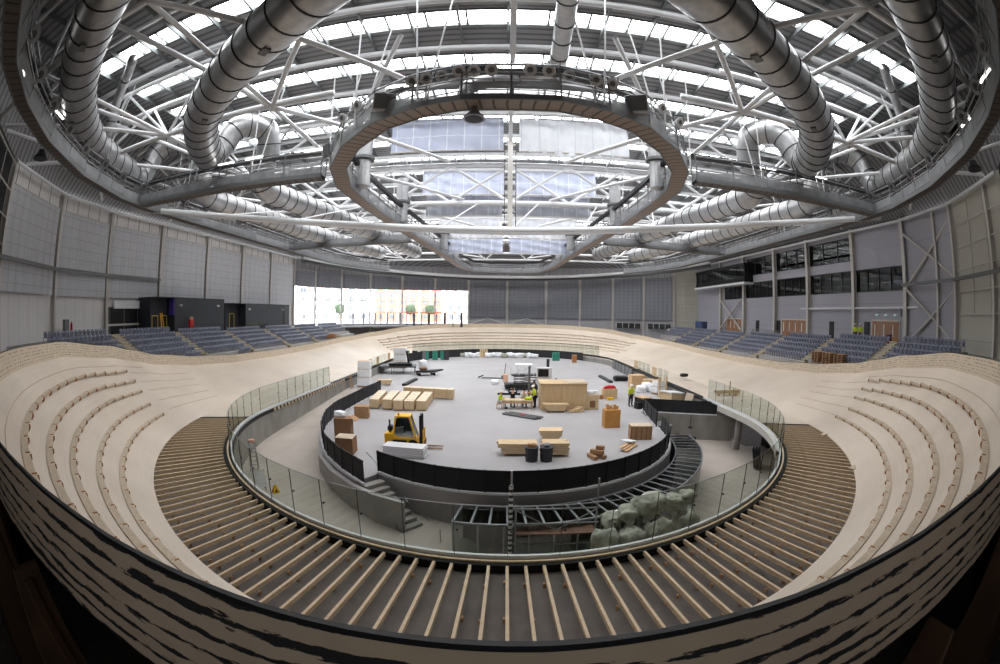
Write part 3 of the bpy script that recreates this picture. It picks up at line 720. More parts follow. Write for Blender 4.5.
sl = thing('step_ladder', 'aluminium step ladder with a pink cloth on top behind the left glass', 'ladder', at(255, 470, z=-2.2), 0.5)
for s in (-1, 1):
    mb = MB(); mb.bar((s * .25, -.35, 0), (s * .18, 0, 1.75), .05); lpart('front_stile', mb, M['steel'], sl); mb = MB(); mb.bar((s * .25, .4, 0), (s * .18, .03, 1.75), .04); lpart('rear_leg', mb, M['steel'], sl)
for i in range(6): mb = MB(); f = (i + .7) / 7; mb.bar((-.24, -.35 * (1 - f), 1.75 * f), (.24, -.35 * (1 - f), 1.75 * f), .08, .03); lpart('tread', mb, M['steel'], sl)
mb = blob((0, 0, 1.85), (.22, .16, .1), 5); lpart('cloth', mb, M['skin'], sl, smooth=True)
# right side of the pit
cl = at(736, 449, z=-3.4); mb = MB(); mb.lathe((cl.x, cl.y, -3.42), [(0.3, 0), (0.3, 2.95)], 20); o = struct('column', mb, M['concrete'], 'round concrete column at the pit opening', smooth=True)
pn = thing('stacked_panel', 'dark framed panels leaning under the apron at the right of the pit', 'panel', at(758, 468, z=-3.4), 0.9)
for i in range(3): mb = MB(); mb.box((0.05 * i, .22 * i, 0.75), (1.5 - .2 * i, .05, 1.5), M=Matrix.Rotation(-0.22, 3, 'X')); lpart('frame_panel', mb, M['darkgrey'], pn)
ln = thing('landing', 'grey steel landing block at the head of the gangway', 'landing', (12.9, 32.8, -3.4))
mb = MB(); mb.box((12.7, 33.3, -2.5), (1.3, 1.6, 1.8)); mb.box((12.7, 33.3, -1.56), (1.5, 1.8, .08)); obj('plinth', mb, M['dullsteel'], ln)
mb = MB(); mb.box((14.3, 31.6, -2.7), (1.9, .06, 1.1), rz=-0.9); obj('side_screen', mb, M['fabric'], ln)
fl = thing('hanging_light', 'black pendant light over the right end of the pit', 'light', at(690, 428, y=33.6), 0)  # upright stanchion on a flared base, not a lamp
mb = MB(); mb.lathe((0, 0, 0), [(.22, 0), (.16, .12), (.03, .18), (.03, 1.1)], 10); lpart('shade', mb, M['black'], fl)
# ------------------------------------------------------------------ infield objects
def g(px, py): return at(px, py, z=ZI)
def carton(name, label, cat, p, d, rz, m, lid=None, tape=None):
    t = thing(name, label, cat, p, rz)
    mb = MB(); mb.box((0, 0, d[2] / 2), d); lpart('body', mb, m, t, bevel=0.015)
    if lid is not None:
        mb = MB(); mb.box((0, 0, d[2] + 0.012), (d[0] * 1.01, d[1] * 1.01, 0.025)); lpart('lid', mb, lid, t)
    if tape is not None:
        mb = MB(); mb.box((0, 0, d[2] + 0.004), (d[0] * 1.004, 0.08, 0.01)); mb.box((0, 0, d[2] * .8), (d[0] * 1.006, 0.08, d[2] * .42)); lpart('tape', mb, tape, t)
    return t
# forklift ---------------------------------------------------------------
fk = thing('forklift', 'yellow forklift truck parked behind the black barriers, forks to the right', 'forklift', (-6.0, 25.9, ZI), 0.05)
mb = MB(); mb.extr([(-1.15, -.5, .28), (-1.25, -.5, .55), (-1.2, -.5, .98), (-.85, -.5, 1.02), (-.6, -.5, .78), (.35, -.5, .72), (.75, -.5, .62), (.8, -.5, .28)], (0, 1.0, 0)); lpart('chassis', mb, M['ylw'], fk, bevel=.04)
mb = MB(); mb.extr([(-1.27, -.46, .3), (-1.3, -.46, .95), (-.95, -.46, 1.06), (-.9, -.46, .3)], (0, .92, 0)); lpart('counterweight', mb, M['ylw'], fk, bevel=.05)
mb = MB(); mb.extr([(-.8, -.505, .35), (-.75, -.505, .62), (.1, -.505, .6), (.2, -.505, .35)], (0, 1.01, 0)); lpart('lower_skirt', mb, M['black'], fk)
for i, (a, b) in enumerate((((-.72, -.45, .85), (-.55, -.42, 2.02)), ((-.72, .45, .85), (-.55, .42, 2.02)), ((.72, -.45, .62), (.3, -.42, 2.02)), ((.72, .45, .62), (.3, .42, 2.02)))):
    mb = MB(); mb.bar(a, b, .09); lpart('guard_post', mb, M['ylw'], fk)
mb = MB(); mb.box((-.12, 0, 2.06), (.95, .95, .08)); lpart('cab_roof', mb, M['ylw'], fk, bevel=.03)
mb = MB(); mb.extr([(-.66, -.44, .95), (-.52, -.43, 1.95), (.28, -.43, 1.95), (.62, -.44, .9)], (0, .01, 0)); lpart('side_window', mb, M['darkglass'], fk)
mb = MB(); mb.extr([(-.66, .44, .95), (-.52, .43, 1.95), (.28, .43, 1.95), (.62, .44, .9)], (0, .01, 0)); lpart('side_window', mb, M['darkglass'], fk)
mb = MB(); mb.extr([(.66, -.42, .9), (.66, .42, .9), (.3, .4, 1.96), (.3, -.4, 1.96)], (.01, 0, 0)); lpart('windscreen', mb, M['darkglass'], fk)
mb = MB(); mb.box((-.35, 0, .95), (.5, .5, .14)); mb.box((-.6, 0, 1.25), (.14, .48, .6)); lpart('driver_seat', mb, M['black'], fk, bevel=.04)
mb = MB(); mb.tube([(.42, 0, .75), (.3, 0, 1.12)], .03, 6); mb.lathe((.29, 0, 1.13), [(.17, 0), (.17, .03)], 14, axis=(-.35, 0, .94)); lpart('steering_wheel', mb, M['black'], fk)
mb = MB(); mb.tube([(-.95, -.3, 1.0), (-.95, -.3, 1.75), (-.98, -.3, 1.82)], .05, 8); lpart('exhaust', mb, M['black'], fk)
mb = MB(); mb.box((-1.0, .15, 1.2), (.3, .5, .34)); lpart('gas_tank', mb, M['black'], fk, bevel=.08)
for x, r in ((.5, .33), (-.85, .26)):
    for y in (-.46, .46):
        mb = MB(); mb.lathe((x, y - .1, r), [(r * .55, 0), (r * .95, .0), (r, .04), (r, .16), (r * .95, .2), (r * .55, .2)], 20, axis=(0, 1, 0)); w = lpart('wheel', mb, M['rubber'], fk)
        mb = MB(); mb.lathe((x, y - .11, r), [(r * .5, 0), (r * .5, .22)], 14, axis=(0, 1, 0)); lpart('hub', mb, M['dullsteel'], w)
mast = MB()
for y in (-.32, .32): mast.box((.95, y, 1.1), (.12, .09, 2.05)); mast.box((1.03, y * .8, 1.15), (.09, .07, 2.0))
for z in (.4, 1.2, 2.05): mast.box((.95, 0, z), (.1, .7, .08))
mo = lpart('mast', mast, M['black'], fk)
mb = MB(); mb.tube([(.98, 0, .3), (.98, 0, 1.9)], .05, 8); lpart('lift_cylinder', mb, M['steel'], mo)
mb = MB(); mb.box((1.13, 0, .55), (.08, .95, .1)); mb.box((1.13, 0, .25), (.08, .95, .1))
for y in (-.42, -.15, .15, .42): mb.box((1.13, y, .75), (.06, .06, 1.0))
lpart('load_guard', mb, M['ylw'], fk)
for y in (-.3, .3): mb = MB(); mb.extr([(1.16, y - .06, .06), (2.3, y - .06, .07), (2.3, y - .06, .09), (1.22, y - .06, .13), (1.22, y - .06, .6), (1.16, y - .06, .6)], (0, .12, 0)); lpart('fork', mb, M['card2'], fk)
mb = MB(); mb.lathe((-.4, -.2, 2.1), [(.06, 0), (.06, .1), (.02, .13)], 8); lpart('beacon', mb, M['brace'], fk)
# white board stack in front of the forklift
t = thing('board_stack', 'stack of white sheet boards on the floor before the forklift', 'board stack', (-5.7, 24.3, ZI), -0.08)
for i in range(6): mb = MB(); mb.box((random.uniform(-.03, .03), random.uniform(-.02, .02), .06 + .105 * i), (2.45, 1.0, .095)); lpart('sheet', mb, M['sheetw'], t)
# cartons by the left barriers
carton('carton', 'closed tan carton standing furthest back by the left barriers', 'box', g(360, 418) + Vector((.1, .3, 0)), (1.15, .9, .95), .15, M['card'], tape=M['timber'])
t = carton('carton', 'open brown carton with torn white packing, middle of the three', 'box', g(341, 438) + Vector((.1, .4, 0)), (1.15, .9, 1.35), .1, M['card2'])
mb = MB(); mb.box((.75, .1, 1.3), (.5, .9, .03), M=Matrix.Rotation(.5, 3, 'Y')); lpart('flap', mb, M['card'], t)
mb = blob((-.2, 0, 1.5), (.45, .35, .3), 9); lpart('packing', mb, M['paper'], t, smooth=True)
carton('carton', 'low brown carton with a pale lid nearest the stair', 'box', g(343, 454) + Vector((.1, .4, 0)), (1.1, 1.0, 1.0), .05, M['card2'], lid=M['step'])
# long timber crates
def long_crate(label, p, q, w, h):
    p, q = Vector(p), Vector(q); d = q - p; L = d.length; rz = math.atan2(d.y, d.x)
    t = thing('timber_crate', label, 'crate', (p + q) / 2, rz, 'long timber crates')
    mb = MB()
    for i in range(4): mb.box((0, -w / 2 + .01, .14 + (h - .14) * (i + .5) / 4), (L, .02, (h - .14) / 4 - .015)); mb.box((0, w / 2 - .01, .14 + (h - .14) * (i + .5) / 4), (L, .02, (h - .14) / 4 - .015))
    for s in (-1, 1): mb.box((s * (L / 2 - .01), 0, .14 + (h - .14) / 2), (.02, w, h - .14))
    lpart('crate_sides', mb, M['crate'], t)
    mb = MB()
    for i in range(3): mb.box((0, -w / 2 + w * (i + .5) / 3, h + .012), (L * 1.005, w / 3 - .01, .025))
    lpart('lid', mb, M['lid'], t)
    for i in range(4): mb = MB(); mb.box((-L / 2 + L * (i + .5) / 4, 0, h / 2 + .08), (.1, w + .04, h - .1)); lpart('batten', mb, M['timber'], t)
    for i in range(3): mb = MB(); mb.box((-L / 2 + .2 + (L - .4) * i / 2, 0, .07), (.12, w, .14)); lpart('skid', mb, M['timber'], t)
    return t
fr = [(374, 409), (387, 410), (398, 411), (409, 411), (421, 411)]; bk = [(391, 391), (403, 391), (413, 392), (423, 393), (433, 395)]
nm = ['leftmost', 'second from the left', 'middle one', 'second from the right', 'rightmost']
for i in range(5):
    p, q = g(*fr[i]), g(*bk[i])
    dd = (q - p); q = p + dd.normalized() * 4.6
    long_crate('long pale timber crate, %s of the five lying side by side' % nm[i], p, q, .82, .85 + .05 * (i in (1, 2)))
a_, b_ = at(396, 396, z=ZI), at(446, 397, z=ZI)
long_crate('long timber crate lying crosswise behind the row of five', (-9.9, 42.7, ZI), (-4.9, 42.0, ZI), .8, 1.0)
# large plywood box room with worktop
t = thing('plywood_booth', 'large square plywood booth with a thin lid on the infield', 'booth', (5.15, 38.9, ZI), 0.0)
for y, n in ((-1.25, 4), (1.25, 4)):
    for i in range(4): mb = MB(); mb.box((-1.5 + i, y, 1.15), (.995, .04, 2.3)); lpart('wall_sheet', mb, M['ply'], t)
for x in (-2, 2):
    mb = MB(); mb.box((x, 0, 1.15), (.04, 2.5, 2.3)); lpart('end_sheet', mb, M['ply'], t)
mb = MB(); mb.box((0, 0, 2.33), (4.25, 2.7, .06)); lpart('roof_sheet', mb, M['ply'], t)
mb = MB(); mb.box((1.1, -.2, 2.39), (1.7, 1.9, .05), rz=.12); lpart('loose_sheet', mb, M['step'], t)
# screen on a stand behind the booth, and long trestle line
t = thing('display_cabinet', 'white cabinet carrying a dark screen behind the plywood booth', 'cabinet', (4.0, 43.6, ZI), 0.0)
mb = MB(); mb.box((0, 0, 1.0), (1.6, .7, 2.0)); lpart('cabinet', mb, M['sheetw'], t, bevel=.03)
mb = MB(); mb.box((-.1, -.1, 2.55), (1.5, .5, 1.05)); lpart('screen_case', mb, M['sheetw'], t, bevel=.03)
mb = MB(); mb.box((-.2, -.37, 2.55), (1.05, .04, .75)); lpart('screen', mb, M['black'], t)
mb = MB(); mb.bar((-1.55, 0, 0), (-1.55, 0, 3.2), .22); lpart('post', mb, M['dullsteel'], t)
# bundles of boards
def bundle(label, p, L, w, h, rz, n=5, boat=True):
    t = thing('board_bundle', label, 'timber bundle', p, rz, 'bundles of track boards')
    for i in range(n):
        k = i / (n - 1); LL = L * (.72 + .28 * k) if boat else L
        mb = MB()
        for j in range(4): mb.box((random.uniform(-.06, .06), -w / 2 + w * (j + .5) / 4, .14 + h * (i + .5) / n), (LL + random.uniform(-.1, .1), w / 4 - .012, h / n - .012))
        lpart('board_layer', mb, M['crate'], t)
    for s in (-.3, .3): mb = MB(); mb.box((s * L, 0, .07), (.1, w, .14)); lpart('bearer', mb, M['card2'], t)
    return t
bundle('boat-shaped bundle of pale boards at the left of the three near the barriers', (.8, 25.3, ZI), 2.3, 1.0, .62, .0)
bundle('pale board bundle in front of the smaller one on the right', (3.0, 25.1, ZI), 1.55, 1.0, .72, .0, boat=False)
bundle('smaller pale board bundle behind the right-hand one', (3.1, 28.3, ZI), 1.5, 1.0, .62, .0)
bundle('low bundle of boards lying against the plywood booth', (4.35, 37.0, ZI), 2.1, .8, .6, .0)
t = thing('offcut_pile', 'small pile of offcuts beside the booth foot', 'offcuts', (6.2, 36.9, ZI), .2)
for i in range(4): mb = MB(); mb.box((.1 * i, .05 * i, .06 + .1 * i), (1.2 - .25 * i, .5, .09), rz=.2 * i); lpart('offcut', mb, M['crate'], t)
t = thing('log_stub', 'pile of timber stubs just behind the right black barriers', 'offcuts', g(598, 460) + Vector((0, .4, 0)), .3)
for i, (x, z, l) in enumerate(((-.3, .12, .9), (.15, .12, 1.0), (0, .38, .8), (.2, .62, .5))): mb = MB(); mb.box((x, 0, z), (.26, l, .22), rz=.3 * i); lpart('stub', mb, M['card'], t)
t = thing('waste_bin', 'dented grey metal bins side by side against the near barrier', 'bin', g(540, 466) + Vector((0, .9, 0)), 0)
for s in (-1, 1):
    mb = MB(); mb.lathe((s * .42, 0, 0), [(.34, 0), (.38, .8), (.4, .85), (.36, .86)], 14); lpart('drum', mb, M['darkgrey'], t)
    mb = blob((s * .42, 0, .85), (.28, .26, .2), 20 + s); lpart('contents', mb, M['card2'] if s < 0 else M['dullsteel'], t, smooth=True)
# right-hand boxes
t = carton('plywood_box', 'tall orange plywood box with off-cuts sticking out of its top', 'box', g(612, 428) + Vector((0, .45, 0)), (1.2, .9, 1.35), .03, M['osb'])
for i, (x, l) in enumerate(((-.35, .4), (-.1, .3), (.2, .38), (.4, .25))): mb = MB(); mb.box((x, 0, 1.35 + l / 2), (.18, .3, l), M=Matrix.Rotation(.2 * (i - 1), 3, 'Y')); lpart('offcut', mb, M['timber'], t)
t = carton('slatted_crate', 'slatted timber crate with a pale lid beside the right barriers', 'crate', g(643, 440) + Vector((-.1, .5, 0)), (1.5, 1.0, .95), -.12, M['card'], lid=M['step'])
for i in range(5): mb = MB(); mb.box((-.7 + .35 * i, -.51, .48), (.1, .03, .9)); lpart('slat', mb, M['card2'], t)
t = carton('crate_of_helmets', 'plywood crate heaped with red safety helmets', 'crate', g(610, 399) + Vector((0, .45, 0)), (1.5, .9, 1.0), 0, M['ply'])
for i in range(7): mb = blob((-.5 + .17 * i, random.uniform(-.2, .2), 1.05 + .12 * (i % 2)), (.19, .2, .16), 60 + i); lpart('red_helmet', mb, M['red'], t, smooth=True)
t = carton('orange_tub', 'tiny orange tub on the floor left of the helmet crate', 'tub', g(601, 399), (.35, .35, .4), 0, M['brace'])
t = carton('yellow_case', 'small yellow case in front of the helmet crate', 'case', g(610, 400), (.6, .3, .25), 0, M['ylw'])
# wrapped goods on the white-topped box beside the booth
t = carton('goods_crate', 'small crate with white plastic sacks on top, right of the booth', 'crate', (7.75, 38.2, ZI), (1.1, .9, 1.3), 0, M['crate'])
for i in range(3): mb = blob((-.3 + .3 * i, 0, 1.45), (.3, .3, .24), 70 + i); lpart('sack', mb, M['paper'], t, smooth=True)
mb = MB(); mb.box((0, -.46, .5), (.5, .02, .6)); lpart('opening', mb, M['card2'], t)
# steel sections on the floor
t = thing('steel_sections', 'bundle of grey steel sections in front of the work table', 'steel sections', (1.35, 35.2, ZI), -.62)
for i in range(4): mb = MB(); mb.bar((-1.6 + .1 * i, -.3 + .2 * i, .1 + .05 * (i % 2)), (1.6 + .1 * i, -.3 + .2 * i, .1 + .05 * (i % 2)), .16, .12); lpart('section', mb, M['dullsteel'], t)
mb = MB(); mb.box((.2, 0, .2), (.18, .5, .06)); lpart('red_strap', mb, M['red'], t)
# work table
t = thing('work_table', 'long plywood trestle table where the workers sit', 'table', (1.15, 38.4, ZI), 0.0)
mb = MB(); mb.box((0, 0, .78), (2.7, .95, .05)); lpart('tabletop', mb, M['ply'], t)
mb = MB(); mb.box((0, -.44, .62), (2.7, .03, .2)); lpart('apron_board', mb, M['timber'], t)
for x in (-1.25, 0, 1.25):
    for y in (-.4, .4): mb = MB(); mb.bar((x, y, 0), (x, y, .76), .08); lpart('leg', mb, M['timber'], t)
tag(obj('safety_vest', blob((2.1, 38.3, ZI + .93), (.34, .26, .14), 81), M['hiviz'], smooth=True), 'bright yellow vest heaped on the work table', 'vest')
t = thing('bench', 'low timber bench behind the standing worker', 'bench', (3.0, 43.2, ZI), 0)
mb = MB(); mb.box((0, 0, .55), (2.4, .4, .06)); lpart('seat', mb, M['brace'], t)
for x in (-1, 1): mb = MB(); mb.box((x, 0, .27), (.08, .36, .52)); lpart('leg', mb, M['brace'], t)
# scissor lift folded, with pallet truck bed
t = thing('scissor_lift', 'folded dark scissor lift with a white rail basket behind the workers', 'lift', (2.3, 48.6, ZI), .08)
mb = MB(); mb.box((0, 0, .42), (4.6, 1.5, .5)); lpart('chassis', mb, M['black'], t, bevel=.04)
for x in (-1.6, 1.6):
    for y in (-.7, .7): mb = MB(); mb.lathe((x, y - .1, .3), [(.3, 0), (.3, .2)], 14, axis=(0, 1, 0)); lpart('wheel', mb, M['rubber'], t)
for i in range(3):
    for s in (-1, 1): mb = MB(); mb.bar((-1.3 * s, s * .5, .75 + .28 * i), (1.3 * s, s * .5, 1.0 + .28 * i), .09); lpart('scissor_arm', mb, M['dullsteel'], t)
mb = MB(); mb.box((0, 0, 1.62), (3.2, 1.4, .1)); lpart('platform', mb, M['darkgrey'], t)
for z in (2.1, 2.6):
    for y in (-.68, .68): mb = MB(); mb.tube([(-1.6, y, z), (1.6, y, z)], .035, 6); lpart('basket_rail', mb, M['white'], t)
for x in (-1.6, -.8, 0, .8, 1.6):
    for y in (-.68, .68): mb = MB(); mb.tube([(x, y, 1.65), (x, y, 2.6)], .03, 6); lpart('basket_post', mb, M['white'], t)
mb = MB(); mb.box((-.2, 0, 2.72), (1.9, 1.1, .25)); lpart('load', mb, M['paper'], t, bevel=.05)
t = thing('steel_post_frame', 'tall dark upright beside the folded scissor lift', 'post', (4.75, 48.5, ZI), 0)
mb = MB(); mb.bar((0, 0, 0), (0, 0, 3.4), .3); lpart('upright', mb, M['darkgrey'], t); mb = MB(); mb.box((-.4, 0, .1), (1.6, .8, .2)); lpart('foot', mb, M['black'], t)
t = thing('long_beam', 'long black beam lying behind the work table', 'beam', (2.4, 45.0, ZI), .0)
mb = MB(); mb.box((0, 0, .18), (6.2, .2, .04)); mb.box((0, 0, .03), (6.2, .2, .04)); mb.box((0, 0, .1), (6.2, .05, .14)); lpart('web', mb, M['black'], t); mb = MB(); mb.box((2.9, 0, .9), (.2, .16, 1.7)); lpart('upturned_end', mb, M['black'], t)
# hand truck with handle, bucket, tub further back
t = thing('pallet_truck', 'hand pallet truck with its handle upright in mid-floor', 'pallet truck', (-1.3, 56.5, ZI), -.15)
for y in (-.22, .22): mb = MB(); mb.box((-.3, y, .1), (2.6, .16, .08)); lpart('fork', mb, M['dullsteel'], t)
mb = MB(); mb.box((1.1, 0, .25), (.35, .55, .45)); lpart('pump', mb, M['dullsteel'], t); mb = MB(); mb.tube([(1.25, 0, .4), (1.45, 0, 2.0)], .05, 6); mb.tube([(1.45, -.2, 2.0), (1.45, .2, 2.0)], .04, 6); lpart('handle', mb, M['dullsteel'], t)
mb = MB(); mb.box((-1.8, 0, .25), (.7, .5, .12), M=Matrix.Rotation(-.4, 3, 'Y')); lpart('lifted_end', mb, M['black'], t)
t = carton('carton', 'pink-tan drum standing alone left of the scissor lift', 'drum', (.1, 54.0, ZI), (.1, .1, .1), 0, M['card'])
mb = MB(); mb.lathe((0, 0, 0), [(.28, 0), (.31, .08), (.31, .85), (.28, .92), (.22, .94)], 16); lpart('drum_shell', mb, mat('pink_drum', S(226, 176, 150), .6), t)
tag(obj('plastic_sack', blob((-1.1, 51.8, ZI + .3), (.5, .4, .32), 90), M['paper'], smooth=True), 'white plastic sack on the floor beside the pink drum', 'sack')
# black trestle staging on the left
t = thing('staging', 'black staging deck on thin legs near the left wall', 'staging', (-14.9, 60.2, ZI), .18)
mb = MB(); mb.box((0, 0, 1.0), (5.2, 3.4, .14)); lpart('deck', mb, M['black'], t)
mb = MB(); mb.box((.4, .2, 1.25), (3.2, 2.2, .3)); lpart('raised_deck', mb, M['black'], t); mb = MB(); mb.box((1.4, .6, 2.1), (.25, 1.0, 1.9), M=Matrix.Rotation(-.2, 3, 'Y')); lpart('upright_panel', mb, M['black'], t)
for x in (-2.4, -.8, .8, 2.4):
    for y in (-1.55, 1.55): mb = MB(); mb.bar((x, y, 0), (x, y, 1.0), .08); lpart('leg', mb, M['dullsteel'], t)
tag(obj('plastic_sack', blob((-11.9, 63.6, ZI + .8), (.7, .6, .8), 93), M['paper'], smooth=True), 'white wrapped bundle at the right end of the black staging', 'sack')
def pallet_goods(label, p, n, rz, w=1.5, d=1.2, h=.95):
    t = thing('wrapped_pallet', label, 'pallet', p, rz, 'white wrapped pallets')
    mb = MB()
    for y in (-.45, 0, .45): mb.box((0, y, .05), (w, .1, .1))
    for x in (-.6, -.3, 0, .3, .6): mb.box((x, 0, .12), (.12, d, .03))
    lpart('pallet_base', mb, M['timber'], t)
    z = .14
    for i in range(n):
        mb = MB(); mb.box((random.uniform(-.04, .04), random.uniform(-.04, .04), z + h / 2), (w - .06, d - .06, h - .06)); lpart('wrapped_block', mb, M['paper'], t, bevel=.06); z += h
        mb = MB(); mb.box((0, 0, z - .03), (w * .9, d * .9, .05)); lpart('spacer', mb, M['timber'], t)
    return t
pallet_goods('three white wrapped blocks stacked on a pallet at the head of the ramp', (-15.75, 47.6, ZI), 3, .1)
pallet_goods('three white wrapped blocks stacked beyond the black staging', (-15.9, 66.0, ZI), 3, .05, 2.0, 1.4, 1.0)
t = thing('sheet_offcut', 'leaning timber boards against the ramp wall beside the white pallet', 'boards', (-16.9, 46.4, ZI), .1)
for i in range(2): mb = MB(); mb.box((.12 * i, -.6 + .3 * i, .75), (.06, .22, 1.5), M=Matrix.Rotation(-.15, 3, 'Y')); lpart('board', mb, M['card'], t)
bundle('orange timber bundle beside the white pallet at the ramp head', (-13.8, 49.3, ZI), 1.8, .9, .5, .2)
t = thing('trolley', 'flat trolley with dark rails loaded on it in mid-floor', 'trolley', (-10.6, 58.4, ZI), .45)
mb = MB(); mb.box((0, 0, .45), (2.6, 1.6, .1)); lpart('bed', mb, M['dullsteel'], t)
for x in (-1, 1):
    for y in (-.6, .6): mb = MB(); mb.lathe((x, y - .08, .2), [(.2, 0), (.2, .16)], 10, axis=(0, 1, 0)); lpart('wheel', mb, M['rubber'], t)
for i in range(4): mb = MB(); mb.bar((-1.5 + .35 * i, -.5 + .35 * i, .6), (1.6 + .35 * i, -.5 + .35 * i, .6), .22, .2); lpart('rail', mb, M['black'], t)
mb = blob((-.2, .5, .85), (.5, .35, .25), 95); lpart('bundle', mb, M['card2'], t, smooth=True)
def floor_bar(label, p, q, w, h, m=M['black']):
    mb = MB(); mb.bar(p + Vector((0, 0, h / 2)), q + Vector((0, 0, h / 2)), w, h); mb.bar(p + Vector((0, 0, h)), q + Vector((0, 0, h)), w * .4, h * .3); return tag(obj('steel_bar', mb, m), label, 'steel bar')
floor_bar('short dark steel bar on the floor behind the long crates', g(404, 386), g(416, 380), .5, .25)
floor_bar('dark steel bar on the floor to the right, slanting', g(600, 377), g(611, 383), .5, .25, M['darkgrey'])
tag(obj('tarpaulin', blob((14.9, 55.0, ZI + .3), (1.1, .8, .4), 97), M['black'], smooth=True), 'crumpled black tarpaulin on the floor at the right', 'tarpaulin')
# far edge clutter
for i, px in enumerate((405, 408, 416, 424, 427, 436, 444, 447)):
    p = at(px, 359.5, z=ZI); p.y = min(p.y, 84.0 - .05 * (px - 500) ** 2 / 300); p.x = at(px, 357, y=p.y).x
    m = M['green'] if i in (0, 1, 4, 5, 6) else M['dullsteel'] if i == 3 else M['darkgrey']
    t = thing('folded_barrow' if i == 3 else 'barrier_stack', 'green stack of folded barriers at the far left edge, %s from the left' % nth(i + 1) if m is M['green'] else 'grey stack of folded barriers at the far left edge, %s from the left' % nth(i + 1), 'barrier stack', (p.x, p.y - 1, ZI), .2)
    for j in range(3): mb = MB(); mb.box((0, .12 * j, .85), (1.0, .06, 1.6), M=Matrix.Rotation(-.12, 3, 'X')); lpart('barrier_frame', mb, m, t)
for i in range(15):
    x = -8.0 + i * 0.98; y = 86.0 - (x * x) * .02 - (i % 3) * .5
    if i in (4,):
        t = thing('slatted_pallet', 'pale slatted pallet stack among the sacks at the far edge', 'pallet stack', (x, y, ZI), 0)
        for k in range(4): mb = MB(); mb.box((-.6 + .4 * k, 0, .75), (.3, .8, 1.5)); lpart('slat', mb, M['crate'], t)
    else: tag(obj('cement_sack', blob((x, y, ZI + .45), (.75, .6, .42 + .1 * (i % 2)), 100 + i), M['paper'] if i % 4 else M['bag'], smooth=True), 'pale sack in the row along the far screens, %s from the left' % nth(i + 1), 'sack', 'sacks along the far screens')
t = carton('green_bin', 'green lidded bin at the far edge right of the sacks', 'bin', (9.3, 80.2, ZI), (1.3, 1.0, 1.4), 0, M['green'], lid=M['green'])
t = carton('orange_cabinet', 'orange-brown cabinet by the far screens, right of the green bin', 'cabinet', (12.2, 77.0, ZI), (.8, .7, 1.3), 0, M['brace'], lid=M['timber'])
for i in range(6):
    y = 58.5 + i * 1.9; mb = MB(); mb.box((X0 + 17.05 - (0.0 if y < 69 else .5), y, ZI + .6), (.1, 1.6, 1.15)); tag(obj('grey_panel', mb, M['dullsteel']), 'grey sheet panel propped along the right infield wall, %s from the near end' % nth(i + 1), 'panel', 'grey panels on the right wall')
# right wall clutter
carton('carton', 'tan carton against the right wall beyond the white wrapped goods', 'box', (15.4, 49.6, ZI), (1.7, 1.3, 1.5), .1, M['timber'])
carton('plywood_box', 'tall plywood box near the right wall behind the white sacks', 'box', (16.4, 48.0, ZI), (1.2, 1.0, 1.2), .1, M['ply'])
for i, (x, y, s) in enumerate(((14.9, 46.2, .55), (15.9, 47.0, .7), (16.4, 46.4, .6))): tag(obj('plastic_sack', blob((x, y, ZI + s * .7), (s, s * .9, s * .8), 120 + i), M['paper'], smooth=True), 'white plastic sack at the right wall, %s from the left' % nth(i + 1), 'sack', 'white sacks at the right wall')
pallet_goods('white wrapped goods on a pallet among the sacks at the right wall', (16.6, 45.0, ZI), 2, .3, 1.3, 1.1, .7)
for i, px in enumerate((664, 670)):
    p = g(px, 394); mb = MB(); mb.bar((16.0 + .75 * i, 43.2, ZI), (16.0 + .75 * i, 43.25, ZI + 2.1), .17); tag(obj('timber_post', mb, M['crate']), '%s upright pale timber post at the right wall' % ('left' if i == 0 else 'right'), 'post', 'two upright timber posts')
t = thing('tilted_crate', 'white-topped crate tilted against the right pit wall', 'crate', (16.4, 40.3, ZI), .5)
mb = MB(); mb.box((0, 0, .55), (2.2, 1.5, .8), M=Matrix.Rotation(.12, 3, 'Y')); lpart('body', mb, M['crate'], t); mb = MB(); mb.box((0, 0, 1.0), (2.3, 1.6, .12), M=Matrix.Rotation(.12, 3, 'Y')); lpart('cover', mb, M['paper'], t)
t = thing('leaning_board', 'grey board leaning at the corner of the pit end wall', 'board', (17.0, 37.6, ZI), .3)
mb = MB(); mb.box((0, 0, .65), (.12, 1.0, 1.35), M=Matrix.Rotation(.25, 3, 'Y')); lpart('sheet', mb, M['step'], t); mb = MB(); mb.bar((-.1, -.4, 0), (.2, -.4, 1.2), .06); lpart('batten', mb, M['timber'], t)
t = thing('workbench', 'dark trolley with a timber top inside the right barriers', 'workbench', (12.6, 38.3, ZI), .4)
mb = MB(); mb.box((0, 0, .5), (.9, 1.3, .8)); lpart('cupboard', mb, M['darkgrey'], t); mb = MB(); mb.box((0, 0, .95), (1.0, 1.4, .08)); lpart('top', mb, M['timber'], t); mb = MB(); mb.box((-.7, -.2, .3), (.5, .6, .6)); lpart('side_bin', mb, M['black'], t)
t = thing('plank_stack', 'loose planks and a white sheet against the right barrier curve', 'planks', g(637, 452) + Vector((-.2, .7, 0)), .9)
for i in range(3): mb = MB(); mb.box((0, .18 * i, .08 + .08 * i), (1.8, .22, .06)); lpart('plank', mb, M['timber'], t)
mb = MB(); mb.box((.7, .5, .3), (1.0, .8, .05), M=Matrix.Rotation(.15, 3, 'Y')); lpart('white_sheet', mb, M['sheetw'], t)
t = thing('apron_timber_stack', 'short stack of boards with an upright on the apron behind the right glass', 'board stack', (20.4, 36.2, 0.03), -.1)
mb = MB()
for i in range(3): mb.box((0, 0, .25 + .12 * i), (2.6, .5, .09))
lpart('boards', mb, M['crate'], t); mb = MB(); mb.bar((.3, .1, 0), (.3, .1, 1.3), .08); lpart('upright', mb, M['dullsteel'], t)
